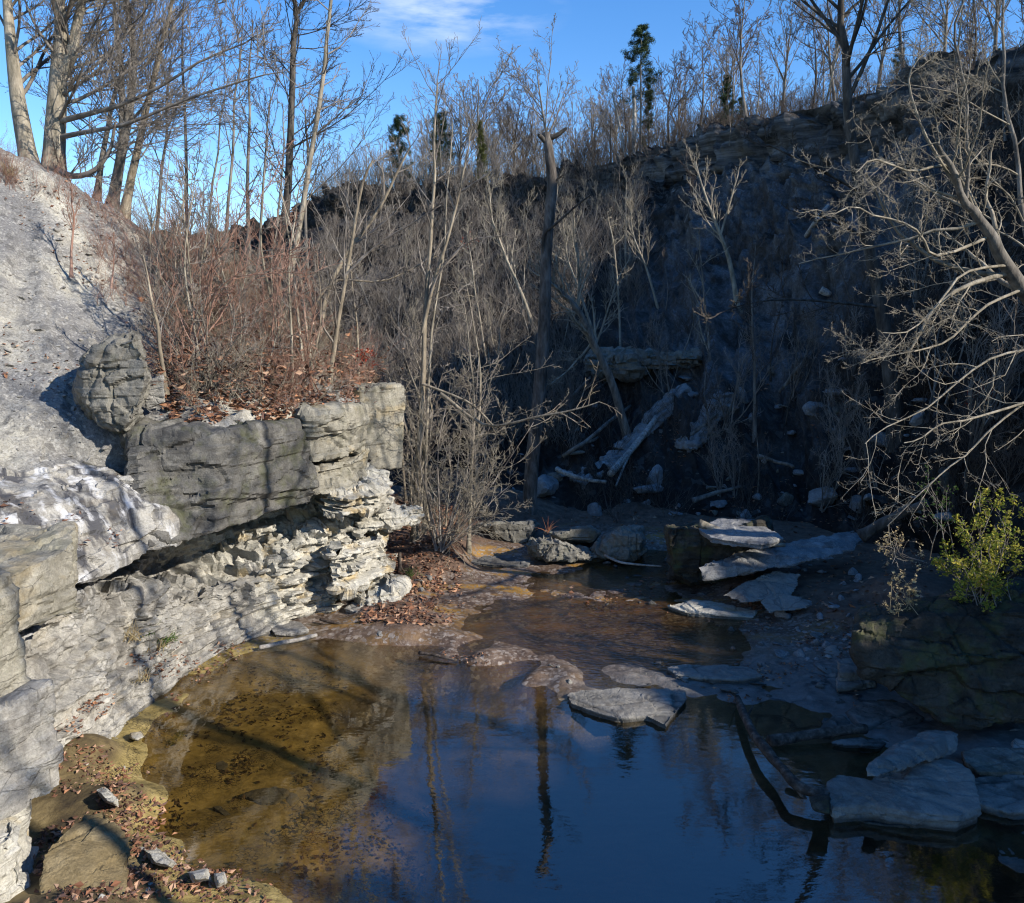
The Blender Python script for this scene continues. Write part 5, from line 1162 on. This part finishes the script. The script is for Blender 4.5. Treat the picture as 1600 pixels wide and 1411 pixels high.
# ---- conifers on the rim
def conifer(name, h, r, seed, mat, label, crown_from=.2, width=.2, layers=16, lop=0.0, dead_top=False, dens=1.0):
    rg = np.random.default_rng(seed); root = empty(name, (0, 0, 0)); tag(root, label, 'tree')
    tr = poly_batch([(0, 0, -.4), (rg.normal() * .1, 0, h * .5), (rg.normal() * .2, 0, h)], r, r * .15, 12, .1, seed)
    v, q = tubes([flare(tr)], [8]); link('trunk', mesh_from('trunk', v, q), M['bark_grey'], root)
    br = sprout(rg, tr, layers * 5, width * h, 80, .0, .35, 6, crown_from, .98, .3, taper=.75, rmin=.012, bias=(lop, 0, 0), abs_len=True)
    b2 = sprout(rg, br, 5, .45, 45, .0, .3, 3, .25, 1.0, .6)
    v, q = tubes([br, b2], [4, 3])
    cr = link('crown', mesh_from('crown', v, q), M['bark_grey'], root)
    cs = np.concatenate([lerp_rows(b2[0], rg.random((b2[0].shape[0], int(42 * dens)))).reshape(-1, 3), lerp_rows(br[0], .3 + .7 * rg.random((br[0].shape[0], int(30 * dens)))).reshape(-1, 3)])
    cs = cs + rg.normal(size=cs.shape) * .09
    lv, lq = leaf_quads(rg, cs, np.full(len(cs), .26), .5, .13)
    link('needles', mesh_from('needles', lv, lq, False), M[mat], cr)
    return root
def set_conifer(o, px, back, rowb, rowt, h):
    p = rim_at(px, back); d = math.hypot(p[0], p[1]); s = (rowb - rowt) / FPX * d * 1.05 / h
    o.location = Vector(p); o.scale = (s,) * 3
set_conifer(conifer('pine_tree', 9, .12, 300, 'needles', 'tall dark-green pine tufted only near its top beside a bleached dead trunk', .50, .20, 9, 0), 1000, 1.5, 240, 66, 9)
set_conifer(conifer('pine_tree', 7, .12, 301, 'needles', 'broad dark-green conifer in front of the pale rim stems, just past the broken pine', .12, .2, 14), 1132, 3, 198, 118, 7)
set_conifer(conifer('pine_tree', 7, .12, 302, 'needles', 'small dark conifer tight against the broad dark-green one', .15, .18, 12), 1152, 5, 195, 140, 7)
set_conifer(conifer('cedar_tree', 7, .12, 303, 'needles', 'dark conifer at the low end of the rim behind the bare saplings', .05, .32, 16), 628, 2, 305, 205, 7)
set_conifer(conifer('cedar_tree', 7, .12, 304, 'needles', 'dark green cedar just behind the top of the tan tree', .05, .32, 16), 692, 4, 292, 188, 7)
set_conifer(conifer('cedar_tree', 7, .10, 305, 'needles_yellow', 'yellowish narrow cedar to the right of the tan tree top', .05, .14, 16), 752, 0.5, 300, 218, 7)
set_conifer(conifer('pine_tree', 7, .10, 306, 'needles', 'thin dark pine below the bleached dead trunk', .1, .16, 10, dens=.7), 1012, 4, 240, 140, 7)
set_conifer(conifer('pine_tree', 7, .12, 307, 'needles_yellow', 'wide dull-green pine at the rim over the right slope', .3, .24, 12, dens=.7), 1388, 5, 140, 68, 7)
set_conifer(conifer('pine_tree', 7, .12, 308, 'needles', 'hazy dark pine at the rim near the right edge', .15, .24, 14, dens=.8), 1540, 6, 100, 30, 7)
p = rim_at(988, 1.5); d_ = math.hypot(p[0], p[1])
make_tree('dead_tree', [poly_batch([p - np.array((0, 0, .3)), p + np.array((.05, 0, 2.2)), p + np.array((-.1, 0, 4.6))], .17, .10, 10, .05, 310), poly_batch([p + np.array((-.5, 0, 0)), p + np.array((-.9, 0, 2)), p + np.array((-1.5, 0, 4.2))], .10, .05, 8, .05, 311)], [dict(k=3, length=.2, angle=45, up=.2, wig=.3, n=4, t0=.6, rr=.4)], 'dead_wood', 'bleached dead trunk with a split leaning stem under the tufted pine', cat='dead tree', seed=311, crown_name='stub_branches')

# ---- saplings on the lit centre slope and on the shaded slope (copies)
sl_p = [proto(5, .055, 'sap', 'bark_pale', 230, 'bark_pale', .6, 'slope_sapling', .008), proto(5.5, .06, 'shrub', 'bark_grey', 231, 'twig_grey', .7, 'slope_sapling', .008), proto(4.5, .05, 'sap', 'bark_pale', 232, 'twig_grey', .9, 'slope_sapling', .008), proto(4, .045, 'shrub', 'twig_grey', 233, 'twig_grey', .8, 'slope_sapling', .008, 3)]
for i in range(70):
    px = rg.uniform(560, 1010); py = rg.uniform(330, 640)
    if px > 880 and py > 480: continue
    p, _ = hit(px, py, (hill_bvh,))
    place(sl_p[i % 4], p, rg.random() * 6.28, rg.uniform(.35, .8), 'pale bare sapling in the thicket on the sunlit back slope', 'thicket saplings on the back slope')
sh_p = [proto(4.5, .05, 'sap', 'bark_grey', 240, 'twig_far', .8, 'slope_shrub', .008), proto(3.5, .04, 'shrub', 'bark_grey', 241, 'twig_grey', .9, 'slope_shrub', .008, 4), proto(5, .06, 'slim', 'bark_dark', 242, 'twig_far', .6, 'slope_shrub', .008)]
for i in range(48):
    px = rg.uniform(1000, 1620); py = rg.uniform(200, 800)
    if px < 1380 and py < 540 and i % 3: py = rg.uniform(560, 800)
    p, _ = hit(px, py, (hill_bvh,))
    place(sh_p[i % 3], p, rg.random() * 6.28, rg.uniform(.4, .85), 'thin dim shrub growing out of the shaded right slope', 'shrubs on the shaded right slope')
# saplings in the red brush of the left bank
rd_p = [proto(3.4, .03, 'slim', 'bark_tan', 250, 'twig_grey', .4, 'brush_sapling', .005), proto(3.0, .028, 'sap', 'bark_pale', 251, 'twig_grey', .5, 'brush_sapling', .005), proto(3.8, .035, 'slim', 'bark_pale', 252, 'twig_grey', .5, 'brush_sapling', .005), proto(2.4, .022, 'shrub', 'twig_red', 253, 'twig_red', .5, 'brush_sapling', .005, 3)]
cnt = 0
while cnt < 50:
    px = rg.uniform(250, 610); py = rg.uniform(380, 620)
    p, _ = hit(px, py, (cliff_bvh,))
    if p[2] < 4.3 or p[1] > 29: continue
    copy_or = place(rd_p[cnt % 4], p, rg.random() * 6.28, rg.uniform(.45, 1.3), 'thin upright sapling in the red brush on the left bank', 'saplings in the red brush'); copy_or.rotation_euler = (rg.normal() * .16, .1 + rg.normal() * .18, rg.random() * 6.28); cnt += 1
# saplings rising between the far end of the ledge and the tan tree
for i in range(16):
    px = rg.uniform(600, 760); p, _ = drop(*(G(px, rg.uniform(820, 850), .6)[:2] + np.array((0, rg.uniform(0, 3.5)))))
    place(rd_p[(0, 2, 1)[i % 3]], p, rg.random() * 6.28, rg.uniform(.9, 1.7), 'thin pale sapling in the thicket around the tan tree', 'saplings around the tan tree')
for o in rim_tall + rim_slim + sl_p + sh_p + rd_p: assert o.name in used

# trees standing beside the camera on the right bank: their shadows fall across the pool and up the left cliff
for i, (x, y, h, lab) in enumerate([(9.8, 3.7, 14, 'bare tree on the right bank whose shadow slants across the sunlit olive shallows'), (9.7, 6.8, 13, 'bare tree on the right bank whose shadow climbs the left cliff'), (9.2, 0.4, 14, 'bare tree on the right bank whose shadow darkens the lower left blocks')]):
    p, _ = drop(x, y)
    make_tree('bare_tree', [poly_batch([p - np.array((0, 0, .3)), p + np.array((.1, .2, h * .5)), p + np.array((-.2, .1, h))], .21, .05, 14, .12, 330 + i)], 'rim', 'bark_grey', lab, 'tree', None, 330 + i, 'twig_grey', .008, mul=.7)

# ================================================================== STUFF: brush, leaves
def instance_mesh(rg, templates, pos, scale, lean=.25):
    VV, QQ, off = [], [], 0
    idx = rg.integers(len(templates), size=len(pos))
    for ti, (tv, tq) in enumerate(templates):
        sel = np.where(idx == ti)[0]; n = len(sel)
        if not n: continue
        a = rg.random(n) * 6.283; c, s = np.cos(a), np.sin(a); sc = scale[sel]
        x = tv[None, :, 0] * c[:, None] - tv[None, :, 1] * s[:, None]; y = tv[None, :, 0] * s[:, None] + tv[None, :, 1] * c[:, None]; z = np.broadcast_to(tv[None, :, 2], x.shape)
        lx = rg.normal(size=(n, 1)) * lean; ly = rg.normal(size=(n, 1)) * lean
        v = np.stack([(x + z * lx) * sc[:, None], (y + z * ly) * sc[:, None], z * sc[:, None]], -1) + pos[sel][:, None, :]
        VV.append(v.reshape(-1, 3)); QQ.append((tq[None] + (off + np.arange(n) * len(tv))[:, None, None]).reshape(-1, 4)); off += n * len(tv)
    return np.concatenate(VV), np.concatenate(QQ)
def shrub_template(seed, h, stems, k1, k2, r):
    rg = np.random.default_rng(seed); tr = []
    top = np.stack([rg.normal(size=stems) * .28 * h, rg.normal(size=stems) * .28 * h, h * rg.uniform(.6, 1, stems)], -1)
    p = np.linspace(0, 1, 4)[None, :, None] * top[:, None, :] + rg.normal(size=(stems, 4, 3)) * .04 * h; p[:, 0, 2] = -.05
    t = (p, np.full((stems, 4), r) * np.linspace(1, .4, 4)[None])
    b1 = sprout(rg, t, k1, .45, 38, .25, .4, 3, .2, 1, .7, rmin=r * .35); b2 = sprout(rg, b1, k2, .5, 40, .2, .4, 2, .2, 1, .7, rmin=r * .3)
    return tubes([t, b1, b2], [3, 3, 3])
def scatter(rg, bvhs, n, xr, yr, keep):
    out = []
    while len(out) < n:
        px, py = rg.uniform(*xr), rg.uniform(*yr); p, nn = hit(px, py, bvhs)
        if keep(p, px, py): out.append(p)
    return np.array(out)
rg = np.random.default_rng(99)
tp_far = [shrub_template(i, 1.6, 4, 4, 3, .012) for i in range(5)]
pos = scatter(rg, (hill_bvh,), 2600, (500, 1010), (270, 700), lambda p, a, b: p[1] < 80 and (a < 900 or b < 480))
v, q = instance_mesh(rg, tp_far, pos, rg.uniform(.35, 1.05, len(pos)))
tag(link('brush', mesh_from('brush', v, q), M['twig_grey']), 'grey tangle of brush covering the back slope', 'brush', None, 'stuff')
pos = scatter(rg, (hill_bvh,), 600, (880, 1620), (190, 830), lambda p, a, b: p[1] < 80 and fbm(p[None], .35, 2, 44)[0] > (-.1 if (a > 1380 or b > 600) else .12))
v, q = instance_mesh(rg, tp_far, pos, rg.uniform(.25, .95, len(pos)))
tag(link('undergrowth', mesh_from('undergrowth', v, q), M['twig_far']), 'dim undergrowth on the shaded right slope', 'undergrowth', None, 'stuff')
# growth along the rim
ii = rg.integers(90, 470, 900); bk = rg.uniform(-.5, 7, 900); pr_ = []
for a, b in zip(ii, bk):
    qd = HR[a]; f = (math.hypot(qd[0], qd[1]) + b) / math.hypot(qd[0], qd[1]); pr_.append(drop(qd[0] * f, qd[1] * f, (hill_bvh,))[0])
v, q = instance_mesh(rg, tp_far, np.array(pr_), rg.uniform(.4, 1.25, 900) * np.where(np.array(pr_)[:, 1] > 50, 1.35, .8))
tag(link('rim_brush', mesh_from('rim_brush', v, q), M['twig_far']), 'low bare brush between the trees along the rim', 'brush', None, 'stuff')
tp_red = [shrub_template(20 + i, 1.15, 4, 5, 4, .0075) for i in range(6)]
def in_red(p, a, b):
    nz = fbm(p[None] * 1.0, .5, 2, 5)[0]
    return p[2] > 4.25 and p[1] < 30 and p[0] > -9.0 - nz * 1.5 and a > 262 - nz * 80
pos = scatter(rg, (cliff_bvh,), 400, (230, 640), (330, 650), lambda p, a, b: in_red(p, a, b) and (b < 540 or rg.random() < .3))
# a little further back over the crest
pos = np.concatenate([pos, np.array([drop(x, y, (cliff_bvh,))[0] for x, y in zip(rg.uniform(-10, -4, 170), rg.uniform(20, 27, 170))])])
half = rg.random(len(pos)) < .45
v, q = instance_mesh(rg, tp_red, pos[half], rg.uniform(.45, 1.3, half.sum()), .55)
tag(link('pale_brush', mesh_from('pale_brush', v, q), M['bark_pale']), 'pale stems of brush mixed into the russet brush on the left bank', 'brush', None, 'stuff')
pos = pos[~half]
v, q = instance_mesh(rg, tp_red, pos, rg.uniform(.4, 1.15, len(pos)), .6)
tag(link('red_brush', mesh_from('red_brush', v, q), M['twig_red']), 'russet brush covering the top of the left bank', 'brush', None, 'stuff')
pos = scatter(rg, (cliff_bvh,), 130, (-20, 300), (230, 480), lambda p, a, b: p[2] > 5.0 and p[1] < 30 and (a > 150 or b < 300 + a * .3))
v, q = instance_mesh(rg, tp_red, pos, rg.uniform(.25, .7, len(pos)))
tag(link('crest_weeds', mesh_from('crest_weeds', v, q), M['twig_red']), 'thin reddish weeds along the crest of the bare bank', 'weeds', None, 'stuff')
# fine shale gravel on the bare bank
def rub_template(me):
    co = np.empty(len(me.vertices) * 3, np.float32); me.vertices.foreach_get('co', co)
    return co.reshape(-1, 3).astype(float), np.array([p.vertices[:] for p in me.polygons if len(p.vertices) == 4])
pos = scatter(rg, (cliff_bvh,), 420, (-10, 270), (270, 770), lambda p, a, b: p[2] > 3.5)
v, q = instance_mesh(rg, [rub_template(m) for m in rub], pos, .03 + .13 * rg.random(len(pos)) ** 2.5, .05)
tag(link('shale_gravel', mesh_from('shale_gravel', v, q), M['stone']), 'loose grey shale gravel on the bare bank', 'gravel', None, 'stuff')
# fallen leaves
def litter(name, label, pos, size, mat='litter', lift=.02):
    dr = fbm(pos, 2.6, 3, 91); pos = pos[(dr > -.12) | (rg.random(len(pos)) < .35)]
    n = len(pos); c = pos + np.array((0, 0, lift)) + rg.normal(size=pos.shape) * np.array((.05, .05, .012))
    lv, lq = leaf_quads(rg, c, np.full(n, size), .75, .6)
    tag(link(name, mesh_from(name, lv, lq, False), M[mat]), label, 'leaves', None, 'stuff')
def leafy(p, a, b): return in_red(p, a, b) and fbm(p[None], .9, 3, 8)[0] > -.25
pos = scatter(rg, (cliff_bvh,), 7000, (230, 620), (430, 660), leafy)
up_ = pos[rg.random(len(pos)) < .35] + np.stack([rg.normal(size=(pos.shape[0])) * 0 for _ in range(3)], -1)[:0].sum()
hang = pos[rg.integers(len(pos), size=3800)] + np.stack([rg.normal(size=3800) * .3, rg.normal(size=3800) * .3, rg.uniform(.05, .9, 3800)], -1)
litter('leaf_litter', 'rust-brown fallen leaves in the brush above the ledge', np.concatenate([pos, hang]), .14)
pos = scatter(rg, (bed_bvh, cliff_bvh), 4600, (565, 720), (720, 975), lambda p, a, b: p[2] > .06 and (p[0] > -3.6) and p[1] > 15 and p[2] < 2.4)
litter('leaf_litter', 'brown fallen leaves on the bank below the tan tree', pos, .13)
def edge(p, a, b): return -.02 < p[2] < .8 and fbm(p[None], 1.1, 3, 18)[0] > .02
pos = scatter(rg, (bed_bvh, cliff_bvh), 3600, (60, 420), (1000, 1411), edge)
litter('leaf_litter', 'wet brown leaves along the edge of the pool and mud bank', pos, .075)
pos = scatter(rg, (bed_bvh,), 3000, (225, 680), (1040, 1411), lambda p, a, b: p[2] < -.03 and fbm(p[None], 1.6, 3, 58)[0] > -.05)
litter('sunken_leaves', 'dark sodden leaves lying on the bottom of the pool', pos, .075, 'sodden', .012)
pos = scatter(rg, (bed_bvh,), 1100, (560, 1350), (930, 1110), lambda p, a, b: -.01 < p[2] < .3 and fbm(p[None], .8, 3, 28)[0] > .05)
litter('leaf_litter', 'scattered leaves on the riffle', pos, .07, lift=.03)
pos = scatter(rg, (cliff_bvh,), 900, (0, 300), (280, 860), lambda p, a, b: fbm(p[None], .7, 3, 38)[0] > .15)
litter('leaf_litter', 'sparse leaves on the bare grey bank', pos, .09)
pos = scatter(rg, (hill_bvh, bed_bvh), 2600, (880, 1450), (600, 960), lambda p, a, b: fbm(p[None], .5, 3, 48)[0] > -.05)
litter('leaf_litter', 'dull leaves on the foot of the shaded slope', pos, .12)

# ================================================================== BUSHES, PLANTS
def leafy_bush(name, base, tops, r, nleaf, lsize, mat, bark, label, seed, cat='bush', spread=.12):
    rg = np.random.default_rng(seed); b = np.asarray(base); tr = []
    for i, t in enumerate(tops):
        t = np.asarray(t); tr.append(poly_batch([b + rg.normal(size=3) * np.array((.25, .2, 0)), b + (t - b) * .5 + rg.normal(size=3) * .12, t], r, r * .3, 8, .08, seed + i))
    tr = (np.concatenate([x[0] for x in tr]), np.concatenate([x[1] for x in tr]))
    b1 = sprout(rg, tr, 6, .35, 42, .25, .4, 4, .25, 1, .6, rmin=r * .3); b2 = sprout(rg, b1, 3, .5, 42, .1, .4, 3, .2, 1, .6, rmin=r * .25)
    root = empty(name, b); tag(root, label, cat)
    v, q = tubes([tr, b1, b2], [5, 3, 3]); link('stems', mesh_from('stems', v - b, q), M[bark], root)
    c = np.concatenate([lerp_rows(b2[0], rg.random((b2[0].shape[0], nleaf))).reshape(-1, 3), lerp_rows(b1[0], .3 + .7 * rg.random((b1[0].shape[0], nleaf))).reshape(-1, 3)])
    c = c + rg.normal(size=c.shape) * spread * .3
    lv, lq = leaf_quads(rg, c, np.full(len(c), lsize), .3, .65)
    link('leaves', mesh_from('leaves', lv - b, lq, False), M[mat], root)
    return root
Yb = 12.0
leafy_bush('leafy_bush', P(1530, 950, Yb), [P(x, y, Yb + dy) for x, y, dy in ((1480, 850, 0), (1500, 810, -.2), (1520, 780, .3), (1550, 775, 0), (1580, 790, .2), (1590, 830, -.3), (1570, 860, .4), (1540, 840, -.4), (1500, 880, -.5), (1490, 920, -.4), (1530, 900, -.6), (1560, 920, -.3), (1600, 880, 0), (1475, 880, 0), (1560, 800, -.3), (1515, 830, -.6))], .012, 9, .058, 'bush_leaf', 'twig_grey', 'tall yellow-green leafy bush growing on the mossy boulder', 400)
leafy_bush('leafy_plant', P(1410, 958, 11.9), [P(x, y, 11.9) for x, y in ((1392, 905), (1402, 895), (1412, 900), (1424, 905), (1432, 925), (1398, 930))], .006, 2, .05, 'straw', 'straw', 'small straw-coloured plant on the near edge of the mossy boulder', 401, 'plant', .05)
leafy_bush('vine_stem', P(1475, 880, 12.4), [P(1448, 740, 12.4), P(1452, 760, 12.3), P(1472, 765, 12.5)], .010, 3, .045, 'green_leaf', 'twig_grey', 'thin leafy shoot standing up beside the yellow-green bush', 402, 'plant', .05)
leafy_bush('leafy_bush', P(1410, 880, 14.0), [P(x, y, 14.0) for x, y in ((1370, 850), (1385, 835), (1400, 830), (1425, 840), (1435, 860))], .010, 2, .05, 'straw', 'twig_grey', 'low dry yellowish bush behind the small straw-coloured plant', 403, 'bush', .06)
for i, (px, py, lab) in enumerate([(1540, 620, 'shrub with dark red leaves hidden under the twisting tree'), (570, 560, 'tiny bright red leaves on a twig in the brush above the ledge'), (733, 380, 'small rust-red leafed shrub on the back slope')]):
    p, _ = hit(px, py); Y = p[1] if i != 1 else 19
    Yq = max(8, Y - .3); s = Yq / FPX
    leafy_bush('red_shrub', P(px, py + 12, Yq), [P(px + a * (2 if i == 0 else 1), py + b, Yq) for a, b in ((-12, -8), (0, -14), (12, -6), (5, 4))], .01, 2, .10 if i == 2 else .07, 'red_leaf', 'twig_red', lab, 410 + i, 'shrub', .08)
# moss cushion on the mossy boulder, grass tufts on the cliff
def tuft(name, base, n, h, mat, label, seed, cat='grass tuft', spread=.08):
    rg = np.random.default_rng(seed); b = np.asarray(base); top = b + np.stack([rg.normal(size=n) * h * .45, rg.normal(size=n) * h * .45, h * rg.uniform(.4, 1, n)], -1)
    st = b + np.stack([rg.normal(size=n) * spread, rg.normal(size=n) * spread, np.zeros(n)], -1)
    f = np.linspace(0, 1, 5)[None, :, None]; p = st[:, None] * (1 - f) + top[:, None] * f; p[..., 2] -= (f[..., 0] ** 3) * h * .35 * rg.random((n, 1))
    v, q = tubes([(p, np.full((n, 5), .006) * np.linspace(1, .2, 5)[None])], [3]); o = link(name, mesh_from(name, v - b, q), M[mat], None, b.tolist()); tag(o, label, cat); return o
for i, (px, py, h, mat, lab) in enumerate([(205, 1000, .35, 'straw', 'dry grass tuft on the lower cliff wall, nearer the mud bank'), (228, 992, .3, 'green_leaf', 'green grass tuft on the lower cliff wall'), (262, 1002, .28, 'green_leaf', 'second green tuft on the lower cliff wall, closer to the pool'), (222, 1062, .3, 'straw', 'dry grass hanging low on the grey apron of rock'), (248, 1012, .4, 'straw', 'dry grass tuft between the two green tufts'),
                                           (232, 755, .3, 'green_leaf', 'small green plant in the crack beside the dark ledge block'), (12, 275, .5, 'straw', 'dull grass clump at the edge of the photo on the bare bank crest')]):
    p, _ = hit(px, py, (cliff_bvh, bed_bvh)); tuft('grass_tuft', p, 45, h, mat, lab, 420 + i)
for i, (px, py, Y, lab) in enumerate([(836, 905, 0, 'small green fern on the leafy bank below the rock tongue')]):
    p, _ = hit(640, 900, (bed_bvh,)); tuft('fern', p, 30, .35, 'green_leaf', lab, 440, 'fern', .1)
# rust-coloured dry stalk on the broad boulder
tuft('dry_stalk', P(857, 832, 21.0), 9, .55, 'dry_leaf', 'rust-coloured dry stalk standing on the broad grey boulder', 441, 'plant', .04)

for i in range(44):
    px, py = rg.uniform(100, 420), rg.uniform(1080, 1405); p, _ = hit(px, py, (bed_bvh,))
    if -.02 < p[2] < .7: put_rubble(p, .05 + .22 * rg.random() ** 2.5, M['pale'] if i % 3 else M['mudrock'], 'small stone half buried in the mud bank', 'stone', 'stones on the mud bank')
# ================================================================== LOGS, DRIFTWOOD
def log(name, pts, r0, r1, mat, label, seed, n=18, wob=.05, sub=(), cat='log'):
    b = poly_batch(pts, r0, r1, n, wob, seed); p, r = b; r = r * (1 + .16 * vnoise(np.stack([np.arange(n) * .37, np.zeros(n), np.zeros(n) + seed], -1), seed))[None]
    # closed ends
    p = np.concatenate([p[:, :1], p, p[:, -1:]], 1); r = np.concatenate([r[:, :1] * .02, r, r[:, -1:] * .02], 1)
    bs = [(p, r)] + [poly_batch(s, a, c, 8, .03, seed + 3) for s, a, c in sub]
    v, q = tubes(bs, [10] + [6] * len(sub)); c = p[0, 1].copy()
    o = link(name, mesh_from(name, v - c, q), M[mat], None, c.tolist()); return tag(o, label, cat)
log('crooked_branch', [G(1152, 1090, .13), G(1166, 1125, .19), G(1180, 1152, .23), G(1215, 1190, .27), G(1245, 1225, .26), G(1290, 1246, .2)], .055, .075, 'wet_wood', 'long crooked branch lying across the pool to the cracked slab', 500, 22, .05, [([G(1152, 1090, .1), G(1146, 1084, .2), G(1140, 1082, .3)], .03, .012), ([G(1166, 1122, .14), G(1176, 1100, .25)], .025, .012), ([G(1232, 1210, .12), G(1255, 1245, .0), G(1264, 1262, -.1)], .05, .03)], 'branch')
log('log', [G(1202, 1158, .09), G(1260, 1150, .11), G(1352, 1140, .12)], .095, .075, 'wet_wood', 'short straight brown log lying in the pool beside the wide dim slab', 501, 14, .03)
log('log', [P(1092, 818, 18.0), P(1130, 832, 17.8), P(1165, 845, 17.6), P(1225, 850, 17.8)], .10, .05, 'bark_pale', 'yellowish barked log lying across the big dark block', 502, 14, .04)
log('fallen_log', [hit(952, 752)[0] + (0, -.3, .3), hit(985, 715)[0] + (0, -.3, .4), hit(1020, 668)[0] + (0, -.3, .4)], .14, .09, 'dead_wood', 'fallen grey trunk lying up the shaded slope beside the crooked grey tree', 503, 14, .1, [([hit(985, 715)[0] + (0, -.3, .4), hit(960, 770)[0] + (0, -.4, .3)], .06, .03)])
log('fallen_log', [hit(1256, 378)[0] + (0, -.3, .2), hit(1272, 354)[0] + (0, -.3, .25), hit(1290, 332)[0] + (0, -.3, .2)], .13, .08, 'dead_wood', 'short bleached trunk lying high on the bare shale slope', 504, 10, .05)
log('fallen_log', [P(1345, 838, 17.5), P(1390, 812, 17.2), P(1448, 788, 16.6)], .15, .10, 'bark_dark', 'thick dim trunk behind the dry yellowish bush at the top of the long slab', 505, 14, .06)
log('fallen_log', [hit(870, 745)[0] + (0, -.2, .3), hit(905, 760)[0] + (0, -.3, .3), hit(940, 766)[0] + (0, -.3, .3)], .09, .06, 'dead_wood', 'bent grey log among the pale blocks below the slope', 506, 14, .12)
for i, (x0, y0, x1, y1) in enumerate([(905, 705, 985, 640), (880, 720, 930, 690), (1060, 700, 1120, 655), (1180, 720, 1235, 740), (1215, 620, 1260, 565), (1080, 790, 1150, 770), (1300, 700, 1340, 640), (870, 650, 920, 600)]):
    log('fallen_log', [hit(x0, y0)[0] + (0, -.2, .2), hit((x0 + x1) / 2, (y0 + y1) / 2)[0] + (0, -.3, .25), hit(x1, y1)[0] + (0, -.2, .2)], .085, .05, 'bark_grey', 'dim grey fallen log lying on the shaded slope', 520 + i, 12, .1)['group'] = 'fallen logs on the shaded slope'
log('driftwood', [G(405, 1012, .08), G(450, 1002, .1), G(496, 990, .1)], .05, .035, 'dead_wood', 'thick grey driftwood stick lying at the waterline below the cliff', 507, 14, .03, (), 'driftwood')
log('driftwood', [G(500, 968, .1), G(540, 975, .08), G(600, 968, .08)], .03, .02, 'wet_wood', 'thin dark stick on the shore past the driftwood', 508, 12, .03, (), 'driftwood')
log('driftwood', [G(655, 1020, .06), G(685, 1025, .07), G(715, 1030, .06)], .035, .02, 'wet_wood', 'dark waterlogged stick lying on the bar at the head of the pool', 509, 12, .03, (), 'driftwood')
log('driftwood', [G(335, 990, .3), G(352, 980, .25), G(372, 966, .2)], .03, .02, 'bark_grey', 'short stick leaning on the pale slab at the cliff foot', 510, 12, .03, (), 'driftwood')
log('fallen_pole', [P(945, 868, 20.0), P(975, 880, 19.4), P(1035, 884, 19.2)], .035, .02, 'dead_wood', 'thin pole lying in front of the rounded pitted boulder', 511, 10, .04, (), 'pole')
log('fence_post', [hit(625, 892)[0], hit(625, 892)[0] + (0, 0, .45)], .05, .045, 'wet_wood', 'short dark stub of wood standing in the leaves below the rock tongue', 512, 6, .0, (), 'stump')
log('litter_scrap', [hit(1283, 462)[0] + (-.1, -.2, .2), hit(1290, 468)[0] + (.1, -.2, .15)], .16, .10, 'dead_wood', 'small white scrap lying on the dark slope', 513, 6, .02, (), 'scrap')
